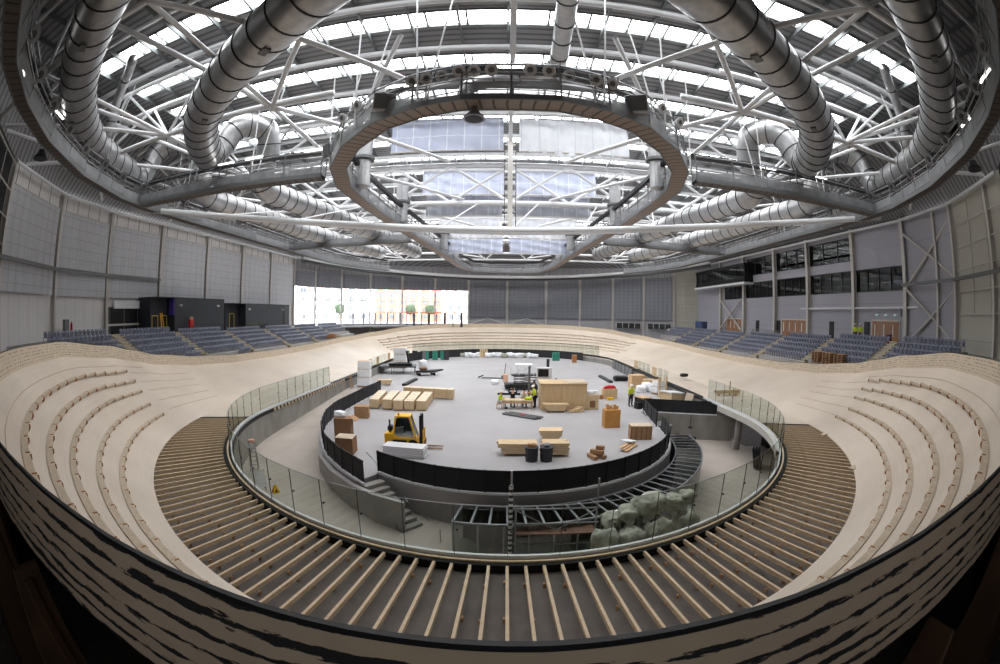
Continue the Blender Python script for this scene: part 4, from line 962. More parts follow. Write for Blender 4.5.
for x in (-.9, .9): mb = MB(); mb.box((x, 0, .1), (.15, .5, .2)); lpart('bearer', mb, M['timber'], t)
tag(obj('dark_bundle', blob((20.2, 46.5, .6), (.5, .35, .22), 130), M['black'], smooth=True), 'small black bundle lying on the right banking', 'bundle')

# ------------------------------------------------------------------ people
def skin_mesh(name, pts, edges, rad, root, m, parent, sub=1):
    me = bpy.data.meshes.new(name); me.from_pydata([tuple(p) for p in pts], edges, []); me.materials.append(m)
    o = bpy.data.objects.new(name, me); COL.objects.link(o); o.parent = parent; PW[o.name] = PW[parent.name].copy()
    sk = o.modifiers.new('skin', 'SKIN'); sk.use_smooth_shade = True
    for v, r in zip(me.skin_vertices[0].data, rad): v.radius = r if isinstance(r, tuple) else (r, r)
    for v in me.skin_vertices[0].data: v.use_root = False
    me.skin_vertices[0].data[root].use_root = True
    sb = o.modifiers.new('sub', 'SUBSURF'); sb.levels = sub; sb.render_levels = sub
    return o
def person(label, loc, rz, J, top, trousers, hat=None, hair=True, group=None):
    """J: joints in the person's frame (facing -y): pelvis, chest, neck, head, and per side shoulder, elbow, wrist, hip, knee, ankle, toe."""
    t = thing('person', label, 'person', loc, rz, group); t.scale = (1.15,) * 3
    J = {k: Vector(v) for k, v in J.items()}
    pts, E, R, ix = [], [], [], {}
    def V(k, p, r, par=None):
        ix[k] = len(pts); pts.append(p); R.append(r)
        if par is not None: E.append((ix[par], ix[k]))
    V('pelvis', J['pelvis'], (.14, .11)); V('waist', J['pelvis'].lerp(J['chest'], .5), (.125, .095), 'pelvis'); V('chest', J['chest'], (.16, .11), 'waist')
    V('neck', J['neck'], .058, 'chest'); V('jaw', J['neck'].lerp(J['head'], .5), .07, 'neck'); V('head', J['head'], (.08, .095), 'jaw'); up = (J['head'] - J['neck']).normalized(); V('crown', J['head'] + up * .10, .06, 'head')
    for s in 'lr':
        V('sh' + s, J['sh' + s], .066, 'chest'); V('el' + s, J['el' + s], .045, 'sh' + s); V('wr' + s, J['wr' + s], .03, 'el' + s)
        d = (J['wr' + s] - J['el' + s]).normalized(); side = d.cross(Vector((0, 0, 1)));
        side = side.normalized() if side.length > .1 else Vector((1, 0, 0))
        V('pa' + s, J['wr' + s] + d * .07, (.038, .02), 'wr' + s)
        for k in range(4):
            b = J['wr' + s] + d * .10 + side * (-.027 + .018 * k); V('f%d' % k + s, b, .009, 'pa' + s)
            V('g%d' % k + s, b + d * (.045 + .01 * (k in (1, 2))) + Vector((0, 0, -.012)), .008, 'f%d' % k + s); V('h%d' % k + s, b + d * .07 + Vector((0, 0, -.035)), .007, 'g%d' % k + s)
        V('th' + s, J['wr' + s] + d * .05 + side * .045, .01, 'pa' + s); V('tt' + s, J['wr' + s] + d * .085 + side * .055, .008, 'th' + s)
        V('hi' + s, J['hi' + s], .092, 'pelvis'); V('kn' + s, J['kn' + s], .062, 'hi' + s); V('an' + s, J['an' + s], .042, 'kn' + s); V('to' + s, J['to' + s], .038, 'an' + s)
    skin_mesh('body', pts, E, R, ix['pelvis'], M['skin'], t)
    def sub(name, keys, links, radii, root, m):
        k2 = {k: i for i, k in enumerate(keys)}
        skin_mesh(name, [pts[ix[k]] for k in keys], [(k2[a], k2[b]) for a, b in links], radii, k2[root], m, t)
    sub('jacket', ['pelvis', 'waist', 'chest', 'shl', 'ell', 'wrl', 'shr', 'elr', 'wrr'], [('pelvis', 'waist'), ('waist', 'chest'), ('chest', 'shl'), ('shl', 'ell'), ('ell', 'wrl'), ('chest', 'shr'), ('shr', 'elr'), ('elr', 'wrr')],
        [(.175, .14), (.165, .13), (.195, .145), .09, .066, .046, .09, .066, .046], 'pelvis', top)
    sub('trousers', ['pelvis', 'hil', 'knl', 'anl', 'hir', 'knr', 'anr'], [('pelvis', 'hil'), ('hil', 'knl'), ('knl', 'anl'), ('pelvis', 'hir'), ('hir', 'knr'), ('knr', 'anr')], [(.165, .135), .115, .085, .062, .115, .085, .062], 'pelvis', trousers)
    for s in 'lr':
        mb = MB(); a, b = J['an' + s], J['to' + s]; mb.tube([a + Vector((0, 0, .0)), a.lerp(b, .4) + Vector((0, 0, .01)), b], [.06, .058, .042], 8); lpart('boot', mb, M['rubber'], t, smooth=True)
    fwd = (J.get('face', Vector((0, -1, 0)))).normalized(); hc = J['head'] + up * .03; sd = fwd.cross(up)
    if hair:
        mb = MB(); mb.lathe(hc - fwd * .018 - up * .01, [(.085, -.02), (.107, .03), (.1, .075), (.06, .115), (.01, .128)], 12, axis=up); lpart('hair', mb, M['hair'], t, smooth=True)
    if hat:
        mb = MB(); mb.lathe(hc + up * .02, [(.145, 0), (.142, .015), (.12, .02), (.118, .07), (.09, .115), (.03, .135)], 14, axis=up); mb.box(hc + up * .03 + fwd * .13, (.16, .1, .015), M=Matrix((sd, -fwd, up)).transposed()); lpart('helmet', mb, hat, t, smooth=True)
    mb = MB(); mb.extr([hc + fwd * .10 - up * .05 + sd * -.014, hc + fwd * .10 - up * .05 + sd * .014, hc + fwd * .10 - up * .0], fwd * .025); lpart('nose', mb, M['skin'], t)
    for s in (-1, 1):
        mb = MB(); mb.lathe(hc + fwd * .096 + sd * .034 * s + up * .0, [(.012, 0), (.004, .012)], 8, axis=fwd); lpart('eye', mb, M['black'], t)
        mb = MB(); mb.lathe(hc + sd * s * .092 - up * .03, [(.028, 0), (.018, .02)], 8, axis=sd * s); lpart('ear', mb, M['skin'], t)
    mb = MB(); mb.box(hc + fwd * .095 - up * .078, (.05, .01, .01), M=Matrix((sd, -fwd, up)).transposed()); lpart('mouth', mb, M['red'], t)
    return t
def sit(h=.47, lean=.08, reach=.35):
    return dict(pelvis=(0, 0, h + .1), chest=(0, -lean, h + .45), neck=(0, -lean * 1.4, h + .66), head=(0, -lean * 1.9, h + .80), shl=(.2, -lean, h + .55), shr=(-.2, -lean, h + .55), ell=(.27, -.16, h + .3), elr=(-.27, -.16, h + .3), wrl=(.2, -reach, h + .33), wrr=(-.2, -reach, h + .33),
                hil=(.1, -.03, h + .07), hir=(-.1, -.03, h + .07), knl=(.13, -.45, h + .07), knr=(-.13, -.45, h + .07), anl=(.13, -.46, .09), anr=(-.13, -.46, .09), tol=(.14, -.63, .04), tor=(-.14, -.63, .04))
def stand(bend=0.0, arms=.25):
    s, c = math.sin(bend), math.cos(bend); B = lambda x, y, z: (x, y * c - (z - .95) * s, .95 + (z - .95) * c + y * s * 0)
    return dict(pelvis=(0, 0, .96), chest=B(0, 0, 1.32), neck=B(0, 0, 1.5), head=B(0, -.03, 1.64), shl=B(.2, 0, 1.42), shr=B(-.2, 0, 1.42), ell=B(.27, -.05, 1.14), elr=B(-.27, -.05, 1.14), wrl=B(.24, -arms, 1.0), wrr=B(-.24, -arms, 1.0),
                hil=(.1, 0, .9), hir=(-.1, 0, .9), knl=(.11, -.03, .5), knr=(-.11, .02, .5), anl=(.12, 0, .09), anr=(-.12, .04, .09), tol=(.14, -.18, .04), tor=(-.14, -.14, .04))
def stool(p, label):
    t = thing('stool', label, 'stool', p, 0); mb = MB(); mb.box((0, 0, .43), (.5, .45, .08)); lpart('seat', mb, M['timber'], t)
    for x in (-.2, .2):
        for y in (-.17, .17): mb = MB(); mb.bar((x, y, 0), (x, y, .4), .05); lpart('leg', mb, M['timber'], t)
stool((-.45, 38.3, ZI), 'timber stool under the helmeted worker at the left end of the table')
person('person in a yellow jacket and white helmet sitting at the left end of the table', (-.45, 38.3, ZI), math.radians(80), sit(.47), M['hiviz'], M['tshirt'], M['hatw'], hair=False)
stool((.75, 39.5, ZI), 'timber stool behind the table under the worker in black and white')
J = sit(.5, .02, .2); J.update(ell=(.36, -.0, 1.15), elr=(-.36, 0, 1.15), wrl=(.16, -.04, 1.36), wrr=(-.16, -.04, 1.36), head=(0, -.04, 1.3))
person('person in a black top sitting behind the table with raised elbows', (.75, 39.5, ZI), 0, J, M['navy'], M['navy'])
stool((1.75, 39.5, ZI), 'timber stool behind the middle of the table under the worker in a pale shirt')
person('person in a pale shirt sitting behind the middle of the table', (1.75, 39.5, ZI), .1, sit(.48), M['tshirt'], M['navy'])
person('person in a yellow vest and white helmet standing at the right end of the table', (2.72, 38.75, ZI), math.radians(-70), stand(.2), M['hiviz'], M['navy'], M['hatw'], hair=False)
person('person in black standing against the side of the plywood booth', (2.85, 41.4, ZI), math.radians(-30), stand(.1), M['navy'], M['navy'])
person('person in a yellow vest and white helmet standing at the right barriers', (11.6, 38.9, ZI), math.radians(20), stand(.05, .1), M['hiviz'], M['navy'], M['hatw'], hair=False)
# ------------------------------------------------------------------ hall walls
WT = 18.3; CZ = 4.65
def far_hit(px):
    """where the line of sight at a far column meets the curved end wall (half ellipse 42.3 x 27 about y = 79.5)."""
    d = ray(px, 312); a, b, cy = 42.3, 27.0, 79.5
    A = (d.x / a) ** 2 + (d.y / b) ** 2; B = -2 * d.y * cy / b ** 2; C = (cy / b) ** 2 - 1
    t = (-B + math.sqrt(B * B - 4 * A * C)) / (2 * A); return (d.x * t, d.y * t)
far_px = [314.5, 340.8, 369.8, 401.8, 434.8, 468.3, 507, 546, 580, 613, 644, 674.4]
far_cols = [(-42, 80.0)] + [far_hit(p) for p in far_px] + [(42, 90.0)]
near_l = [(-42, 31), (-40, 21.8), (-34.5, 12.5), (-25, 5), (-13, -2), (0, -5)]
near_r = [(-x, y) for x, y in near_l]
def wall_seg(mb, p, q, z0, z1, th=0.2):
    p, q = Vector((*p, 0)), Vector((*q, 0)); d = (q - p).normalized(); n = Vector((d.y, -d.x, 0)); c = (p + q) / 2
    if n.dot(Vector((0, 49, 0)) - c) > 0: n = -n
    mb.bar(p + n * th / 2 + Vector((0, 0, (z0 + z1) / 2)), q + n * th / 2 + Vector((0, 0, (z0 + z1) / 2)), th, z1 - z0)
mb = MB(); wall_seg(mb, (-42, 31), (-42, 80), -.4, WT); struct('wall_left', mb, M['walll'], 'pale panelled wall along the left of the hall')
mb = MB()
for p, q in zip(near_l[:3], near_l[1:3]): wall_seg(mb, p, q, -.4, WT)
struct('wall_left', mb, M['walll'], 'pale panelled wall turning in at the near left')
mb = MB()
for p, q in zip(near_l[2:], near_l[3:]): wall_seg(mb, p, q, -.4, WT + .2)
for p, q in zip(near_r[2:], near_r[3:]): wall_seg(mb, p, q, -.4, WT + .2)
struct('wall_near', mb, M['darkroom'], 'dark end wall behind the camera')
mb = MB()
wall_seg(mb, near_r[0], near_r[1], -.4, WT); struct('wall_right', mb, M['wallr'], 'lilac-grey wall panel behind the big cross braces')
mb = MB(); wall_seg(mb, near_r[1], near_r[2], -.4, WT)
struct('wall_right', mb, M['beige'], 'beige panelled wall turning in at the near right')
# right wall with its two bands of internal windows
mb = MB()
def rw(y0, y1, z0, z1): mb.box((42.15, (y0 + y1) / 2, (z0 + z1) / 2), (.3, y1 - y0, z1 - z0))
rw(31, 90, -.4, 10.75); rw(31, 90, 13.3, 14.6); rw(31, 40, 14.6, WT); rw(68.2, 90, 14.6, WT); rw(77, 90, 10.75, 13.3); rw(40, 68.2, 17.4, WT)
struct('wall_right', mb, M['wallr'], 'lilac-grey panelled wall along the right of the hall')
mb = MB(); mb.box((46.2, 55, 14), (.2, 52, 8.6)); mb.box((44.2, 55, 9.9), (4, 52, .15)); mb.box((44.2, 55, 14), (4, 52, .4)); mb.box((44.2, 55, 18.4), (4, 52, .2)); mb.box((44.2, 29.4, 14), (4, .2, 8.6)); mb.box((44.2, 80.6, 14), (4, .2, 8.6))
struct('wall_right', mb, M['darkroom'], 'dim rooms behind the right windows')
n = 0
bays = [(31.2, 39.5), (40.1, 49.5), (50.1, 58.4), (59, 68.5), (69.1, 76.8)]
for i, (a, b) in enumerate(bays):
    for z0, z1, up in ((10.75, 13.3, 0), (14.6, 17.4, 1)):
        if up and i in (0, 4): continue
        n += 1
        fr_ = MB(); k = 4 if not up else 3
        for j in range(k + 1): y = a + (b - a) * j / k; fr_.box((41.98, y, (z0 + z1) / 2), (.12, .07, z1 - z0))
        for z in (z0, z1): fr_.box((41.98, (a + b) / 2, z), (.14, b - a, .1))
        w = struct('window_%d' % n, fr_, M['darkgrey'], '%s-level internal window on the right wall, %s bay from the near end' % ('upper' if up else 'lower', nth(i + 1)))
        g_ = MB(); g_.box((42.05, (a + b) / 2, (z0 + z1) / 2), (.03, b - a, z1 - z0)); obj('pane', g_, M['darkglass'], w)
# far end wall
for i, (p, q) in enumerate(zip(far_cols, far_cols[1:])):
    win = i < 6
    P_, Q_ = Vector((*p, 0)), Vector((*q, 0))
    if not win:
        mb = MB(); wall_seg(mb, p, q, -.4, WT); struct('wall_far', mb, M['wallf'] if i < 12 else M['beige'], 'grey far end wall panel, %s bay right of the big window' % nth(i - 5))
    else:
        mb = MB(); wall_seg(mb, p, q, -.4, 4.7); wall_seg(mb, p, q, 12.7, WT); struct('wall_far', mb, M['wallf'], 'far wall above and below the big window, %s bay from the left' % nth(i + 1))
        fr_ = MB(); L = (Q_ - P_)
        for z in (4.75, 7.3, 10.0, 12.65): fr_.bar(P_ + Vector((0, 0, z)), Q_ + Vector((0, 0, z)), .1, .1)
        for t in (.0, .33, .66): c = P_ + L * t; fr_.bar(c + Vector((0, 0, 4.7)), c + Vector((0, 0, 12.7)), .08)
        n += 1; w = struct('window_%d' % n, fr_, M['cream'], 'bay of the big glazed far window, %s from the left' % nth(i + 1))
        g_ = MB(); g_.bar(P_ + Vector((0, 0, 8.7)), Q_ + Vector((0, 0, 8.7)), .03, 8.0); obj('pane', g_, M['winglass'], w)
# columns
def column(p, z0, z1, label, w=.42, d=.5):
    mb = MB(); c = Vector((*p, 0)); v = (Vector((0, 49.5, 0)) - c); 
    if abs(c.x) > 41.5: v = Vector((-c.x, 0, 0))
    v.normalize(); s = Vector((-v.y, v.x, 0)); o = c + v * d / 2
    for k in (-1, 1): mb.bar(o + v * (k * d / 2) + Vector((0, 0, z0)), o + v * (k * d / 2) + Vector((0, 0, z1)), w, .07, up=v)
    mb.bar(o + Vector((0, 0, z0)), o + Vector((0, 0, z1)), .12, d, up=v)
    return struct('column', mb, M['cream'], label)
for i, y in enumerate((31, 40.4, 50.6, 60.3, 70, 79.6)): column((-42, y), 0, WT, 'white steel column on the left wall, %s from the near end' % nth(i + 2))
for i, p in enumerate(near_l[1:3]): column(p, 0, WT, 'white steel column where the left wall turns in, %s' % ('nearer the stands' if i == 0 else 'closest to the camera'))
for i, y in enumerate((30.6, 39.8, 49.8, 58.7, 68.8, 78.0)): column((42, y), 0, WT, 'tall pale steel column on the right wall, %s from the near end' % nth(i + 3), .5, .6)
for i, p in enumerate(((40.9, 24.6), (40, 21.6), (36.0, 14.8))): column(p, 0, WT, 'tall pale steel column at the near right turn of the wall, %s' % ('left of the three', 'middle of the three', 'right of the three')[i], .5, .6)
for i, p in enumerate(far_cols[1:-1]): column(p, 0, 17.0, 'slim white column on the curved far wall, %s from the left' % nth(i + 1), .32, .35)
# wall-head beam and ring beam
mb = MB(); mb.tube([(-41.4, 31, 18.0), (-41.4, 80, 18.0)], .16, 8); struct('beam', mb, M['white'], 'white tube along the head of the left wall')
mb = MB(); mb.tube([(41.3, 31, 18.0), (41.3, 90, 18.0)], .16, 8); struct('beam', mb, M['white'], 'white tube along the head of the right wall')
for nm_, pl in (('left', near_l[:3]), ('right', near_r[:3])):
    mb = MB(); mb.tube([(x * .985, y + .3, 18.0) for x, y in pl], .16, 8); struct('beam', mb, M['white'], 'white tube along the head of the near %s wall' % nm_)
pts = []
for i in range(33):
    a = math.radians(-90 + 180 * i / 32); x, y = 39.5 * math.sin(a), 79 + 24.0 * math.cos(a); pts.append((x, y, 15.75 + 2.3 * (x / 39.5) ** 2))
tb = MB(); tb.tube(pts, .34, 10); tag(obj('ring_beam', tb, M['white'], smooth=True), 'white tubular ring beam curving across the head of the far wall', 'beam')
mb = MB(); mb.grid([[(x * 1.02, y + .6, z - .9), (x * 1.02, y + .9, z - .2)] for x, y, z in pts]); mb.tube([(x * 1.01, y + .4, z - .75) for x, y, z in pts], .12, 6)
tag(obj('service_tray', mb, M['dullsteel']), 'grey service tray hung below the white ring beam', 'cable tray')
# X braces
def brace_set(name, segs, m, label, r=.16):
    t = thing(name, label, 'brace', segs[0][0]);
    for p, q in segs: mb = MB(); mb.tube([p, q], r, 8); obj('brace_tube', mb, m, t)
    return t
xr = 41.3
brace_set('cross_brace', [((xr, 30.3, 16.5), (40.2, 21.8, 11.2)), ((xr, 30.3, 10.9), (40.2, 21.8, 17.4))], M['cream'], 'upper white cross brace on the right wall beside the near columns')
brace_set('cross_brace', [((xr, 30.3, 10.7), (40.2, 21.8, 5.2)), ((xr, 30.3, 5.0), (40.2, 21.8, 10.8))], M['cream'], 'lower white cross brace on the right wall beside the near columns')
brace_set('cross_brace', [((xr, 79, 12.6), (xr, 86, 5.2)), ((xr, 79, 5.2), (xr, 86, 12.6))] if False else [((xr, 69.3, 10.6), (xr, 77.6, 5.2)), ((xr, 69.3, 5.2), (xr, 77.6, 10.6))], M['cream'], 'white cross brace on the right wall under the commentary box')
for i, (a, b) in enumerate(((5, 6), (6, 7), (7, 8))):
    p, q = Vector((*far_cols[a + 1], 0)) * .985, Vector((*far_cols[b + 1], 0)) * .985; m_ = (p + q) / 2
    if i < 2: brace_set('knee_brace', [(p + Vector((0, 1, 4.7)), m_ + Vector((0, 1, 6.2))), (q + Vector((0, 1, 4.7)), m_ + Vector((0, 1, 6.2)))], M['white'], 'shallow white gable brace low on the far wall, %s' % ('left one' if i == 0 else 'right one'), .06)
# horizontal cable trays along walls
for nm_, sx in (('left', -1), ('right', 1)):
    y_end = 40 if sx < 0 else 31
    mb = MB(); pl = [(sx * 33.2, 11.6), (sx * 39.2, 21.9), (sx * 41.3, 31.0)] + ([(sx * 41.3, 40.2)] if sx < 0 else [])
    for p, q in zip(pl, pl[1:]): mb.bar((*p, 11.2), (*q, 11.2), .22, .3)
    tag(obj('cable_tray', mb, M['dullsteel']), 'horizontal steel cable tray across the near %s wall' % nm_, 'cable tray')
t = thing('heating_pipe', 'shiny silver pipe running along the right wall above the doors', 'pipe', (41.7, 40, 8.8))
mb = MB(); mb.tube([(41.6, 51.5, 8.75), (41.6, 28.6, 8.85)], .14, 10); obj('pipe_run', mb, M['sheetw'], t)
mb = MB(); mb.tube([(41.6, 28.6, 8.85), (41.5, 25.8, 8.9), (41.5, 25.6, 10.4), (41.4, 26.4, 11.1)], .08, 8); obj('riser', mb, M['steel'], t)
mb = MB(); mb.tube([(41.6, 31.4, 8.8), (41.6, 31.4, 7.9)], .14, 8); obj('drop', mb, M['steel'], t)
# beige grid battens on the near right wall and far right corner
def battens(p, q, z0, z1, nz, ny, label):
    p, q = Vector((*p, 0)), Vector((*q, 0)); mb = MB()
    for i in range(nz + 1): z = z0 + (z1 - z0) * i / nz; mb.bar(p + Vector((0, 0, z)), q + Vector((0, 0, z)), .1, .1)
    for i in range(ny + 1): c = p.lerp(q, i / ny); mb.bar(c + Vector((0, 0, z0)), c + Vector((0, 0, z1)), .08)
    return tag(obj('wall_framing', mb, M['cream']), label, 'framing')
battens((39.6, 21.4), (34.3, 12.9), 8.2, 17.8, 5, 3, 'white framing grid on the beige near right wall')
battens((-34.3, 12.9), (-25, 5.4), 8.2, 17.8, 5, 3, 'white framing grid on the dark near left wall')
p, q = far_cols[-2], far_cols[-1]
battens((p[0] * .985, p[1] - .4), (q[0] * .985, q[1] - .4), 6.5, 16.0, 6, 2, 'white framing grid on the beige far right corner')
# blinds ------------------------------------------------------------------
def blind(p, q, z0, z1, m, label, off=.35):
    p, q = Vector((*p, 0)), Vector((*q, 0)); d = (q - p); L = d.length; rz = math.atan2(d.y, d.x); n = Vector((-d.y, d.x, 0)).normalized()
    if n.dot(Vector((0, 49.5, 0)) - (p + q) / 2) < 0: n = -n
    t = thing('wall_blind', label, 'blind', (p + q) / 2 + n * off, rz, 'gridded blinds hung between the columns')
    mb = MB(); rows = []
    for i in range(13):
        rows.append([(-L / 2 + .45 + (L - .9) * j / 24, .05 * math.sin(j * 1.57) * (.4 + .6 * ((i * 7) % 5) / 5), z0 + (z1 - z0) * i / 12) for j in range(25)])
    mb.grid(rows); lpart('sheet', mb, m, t, smooth=True)
    mb = MB(); mb.tube([(-L / 2 + .4, 0, z1), (L / 2 - .4, 0, z1)], .05, 6); lpart('top_bar', mb, M['cream'], t)
    for i in range(5): mb = MB(); x = -L / 2 + .8 + (L - 1.6) * i / 4; mb.tube([(x, 0, z1), (x, 0, WT - .3)], .03, 5); lpart('hanger_rod', mb, M['darkgrey'], t)
    return t
lc = [near_l[2], near_l[1], (-42, 31), (-42, 40.4), (-42, 50.6), (-42, 60.3), (-42, 70), (-42, 79.6)]
for i, (p, q) in enumerate(zip(lc, lc[1:])):
    b = blind(p, q, 8.9 if i < 3 else 8.6, 16.6, M['blind'], 'tall grey gridded blind on the left wall, %s bay from the near end' % nth(i + 1))
for i in range(13):
    p, q = far_cols[i], far_cols[i + 1]
    if i < 6: blind(p, q, 12.6, 15.9, M['blindx'], 'short grey blind above the big window, %s from the left' % nth(i + 1))
    elif i < 12: blind(p, q, 6.3, 15.9, M['blindx'], 'tall dark grey gridded blind on the far wall, %s right of the window' % nth(i - 5))
# white dado with gap below the third left blind
mb = MB(); mb.box((-41.6, 40.2 - 4.4, 8.2), (.2, 7.2, .9)); tag(obj('fascia_panel', mb, M['paper']), 'white fascia strip below the third left blind', 'panel')
mb = MB(); mb.box((-41.8, 35.6, 6.3), (.12, 9.0, 3.2)); o = struct('door_1', mb, M['black'], 'dark glazed lobby doors left of the first black cabin')
for i in range(4): mb = MB(); mb.box((-41.7, 31.6 + 2.4 * i, 6.3), (.1, .1, 3.2)); obj('door_mullion', mb, M['dullsteel'], o)
mb = MB(); mb.box((-41.66, 35.6, 6.0), (.08, 8.8, .22)); obj('push_rail', mb, M['cream'], o)
# far right low windows
for i, (a, b) in enumerate(((10, 11), (11, 12))):
    p, q = Vector((*far_cols[a], 0)) * .99, Vector((*far_cols[b], 0)) * .99; n += 1
    mb = MB(); mb.bar(p.lerp(q, .12) + Vector((0, 0, 5.0)), p.lerp(q, .9) + Vector((0, 0, 5.0)), .12, 1.1); w = struct('window_%d' % n, mb, M['darkglass'], 'low dark window on the far right wall, %s' % ('left one' if i == 0 else 'right one'))
    for j in range(5): mb = MB(); c = p.lerp(q, .12 + .195 * j); mb.bar(c + Vector((0, -.1, 4.4)), c + Vector((0, -.1, 5.6)), .12); obj('window_frame', mb, M['cream'], w)

# ------------------------------------------------------------------ stands
AISLES = [27.3, 36.8, 46.8, 57, 67, 77]; Y0, Y1 = 18.0, 88.0; NR = 6
DZ = {1: [.85, .7, .4, .15, 0, 0, 0], -1: [.62, .5, .25, .05, 0, 0, 0]}    # the terraces rise a little towards the near bend
def stand_side(s, nm_):
    t = thing('grandstand', 'stepped concrete seating stand along the %s straight' % nm_, 'stand', (s * 33, 53, 0))
    mb = MB()
    ed = [Y0] + AISLES + [Y1]
    for bi, (a, b) in enumerate(zip(ed, ed[1:])):
        for k in range(NR):
            x = 29.5 + .98 * k; z = 2.05 + .46 * k + DZ[s][bi]; mb.box((s * (x + .49), (a + b) / 2, z / 2 - .15), (.98, b - a, z + .3))
    obj('terrace', mb, M['concrete'], t)
    mb = MB(); ed[0] = 14; ed[-1] = 92
    for bi, (a, b) in enumerate(zip(ed, ed[1:])):
        z = CZ + min(.3, DZ[s][bi]) - .01; mb.box((s * 38.7, (a + b) / 2, z / 2 - .15), (6.5, b - a, z + .3))
    obj('concourse', mb, M['concrete'], t)
    for i, y in enumerate(AISLES):
        mb = MB(); dz = (DZ[s][i] + DZ[s][i + 1]) / 2
        for k in range(NR * 2): x = 29.5 + .49 * k; z = 2.05 + .23 * k + dz; mb.box((s * (x + .245), y, z / 2 + .12), (.49, 1.1, z + .05))
        a = obj('aisle_steps', mb, M['concrete'], t)
        mb = MB()
        for k in range(NR * 2): x = 29.5 + .49 * k; z = 2.05 + .23 * k + dz; mb.box((s * (x + .03), y, z + .15), (.09, 1.12, .05)); mb.box((s * (x + .245), y - .55, z + .15), (.49, .06, .05))
        obj('yellow_nosing', mb, M['yellow'], a)
    mb = MB(); mb.tube([(s * 29.6, Y0, 3.0), (s * 29.6, Y1, 3.0)], .03, 6); 
    for i in range(24): y = Y0 + (Y1 - Y0) * i / 23; mb.tube([(s * 29.6, y, 2.0), (s * 29.6, y, 3.0)], .03, 6)
    if s > 0: pass
    return t
stand_side(-1, 'left'); stand_side(1, 'right')
def seat_geo(mb, x, y, z, s):
    """Folding seat facing the track (towards -s along x)."""
    mb.extr([(x + s * .12, y - .19, z + .42), (x + s * .22, y - .17, z + .9), (x + s * .27, y - .17, z + .9), (x + s * .17, y - .19, z + .40)], (0, .36, 0))
    mb.extr([(x + s * .10, y - .18, z + .42), (x - s * .02, y - .18, z + .76), (x + s * .03, y - .18, z + .78), (x + s * .16, y - .18, z + .44)], (0, .35, 0))
    mb.bar((x + s * .16, y - .23, z), (x + s * .16, y - .23, z + .45), .05)
    mb.bar((x + s * .16, y + .23, z), (x + s * .16, y + .23, z + .45), .05)
seats = []
rows_n = ['front', 'second', 'third', 'fourth', 'fifth', 'back']
for s in (-1, 1):
    ed = [Y0] + AISLES + [Y1]
    for bi, (a, b) in enumerate(zip(ed, ed[1:])):
        a2, b2 = a + (.7 if bi else .2), b - .7; cnt = int((b2 - a2) / .53)
        for k in range(NR):
            if s < 0 and k == 0 and bi < 6: rng = range(cnt - 5, cnt) if bi in (1, 2) else range(0, 0)
            elif s < 0 and bi == 0 and k == 1: rng = range(5, cnt)
            elif s > 0 and k == 0: rng = range(0, 0)
            elif bi == 6 and k < 3: rng = range(0, 0)
            else: rng = range(cnt)
            for c in rng:
                x = 29.5 + .98 * k + .62; y = a2 + .27 + .53 * c; z = 2.05 + .46 * k + DZ[s][bi]
                seats.append((math.hypot(x, y), s, bi, k, c, cnt, s * x, y, z))
seats.sort()
near_seats, picked = [], {-1: 0, 1: 0}
for q in seats:
    s, bi, k, y = q[1], q[2], q[3], q[7]
    if picked[s] >= 150 or y < 20.5: continue
    if (s < 0 and y < 24 and k < 2) or (s > 0 and y < 27 and k < 3): continue
    near_seats.append(q); picked[s] += 1
proto = {}
for s in (-1, 1):
    mb = MB(); seat_geo(mb, 0, 0, 0, s); o = obj('stadium_seat', mb, M['seat']); proto[s] = o
used = {-1: False, 1: False}
bn = ['nearest', 'second', 'third', 'fourth', 'fifth', 'sixth', 'seventh']
for q in near_seats:
    _, s, bi, k, c, cnt, x, y, z = q
    o = proto[s] if not used[s] else proto[s].copy()
    if used[s]: COL.objects.link(o)
    used[s] = True; o.location = (x, y, z)
    tag(o, 'grey-blue folding seat, %s left stand block, %s row, %s from near end' % (bn[bi], rows_n[k], nth(c + 1)) if s < 0 else 'grey-blue folding seat, %s right stand block, %s row, %s from near end' % (bn[bi], rows_n[k], nth(c + 1)), 'seat', 'folding seats in the %s stand' % ('left' if s < 0 else 'right'))
ns = set(id(q) for q in near_seats); mb = MB()
for q in seats:
    if id(q) not in ns: seat_geo(mb, q[6], q[7], q[8], q[1])
tag(obj('stadium_seats', mb, M['seat']), 'the more distant rows of grey-blue folding seats in both stands', 'seats', None, 'stuff')
# timber pallets stacked on the right stand
for i, (y, x) in enumerate(((34.6, 30.6), (32.9, 30.7), (31.3, 30.9))):
    t = thing('pallet_stack', 'stack of timber pallets on the right stand, %s of three' % ('left', 'middle', 'right')[i], 'pallet stack', (x, y, 3.1), .1 * i, 'pallet stacks on the right stand')
    for k in range(7):
        mb = MB()
        for j in range(4): mb.box((-.45 + .3 * j, 0, .15 * k + .11), (.2, 1.2, .03))
        for j in (-.5, 0, .5): mb.box((0, j, .15 * k + .045), (1.1, .1, .09))
        lpart('pallet', mb, M['card'], t)
t = thing('timber_heap', 'heap of brown timber offcuts at the far end of the left stand', 'timber heap', (-30.3, 73.5, 2.6), .2)
for i in range(14): mb = MB(); a = random.uniform(0, 3); v = Vector((math.cos(a), math.sin(a), random.uniform(-.1, .4))) * random.uniform(.6, 1.3); c = Vector((random.uniform(-.6, .6), random.uniform(-1, 1), .2 + random.uniform(0, .7))); mb.bar(c - v, c + v, .16, .1); lpart('offcut', mb, M['brace'], t)
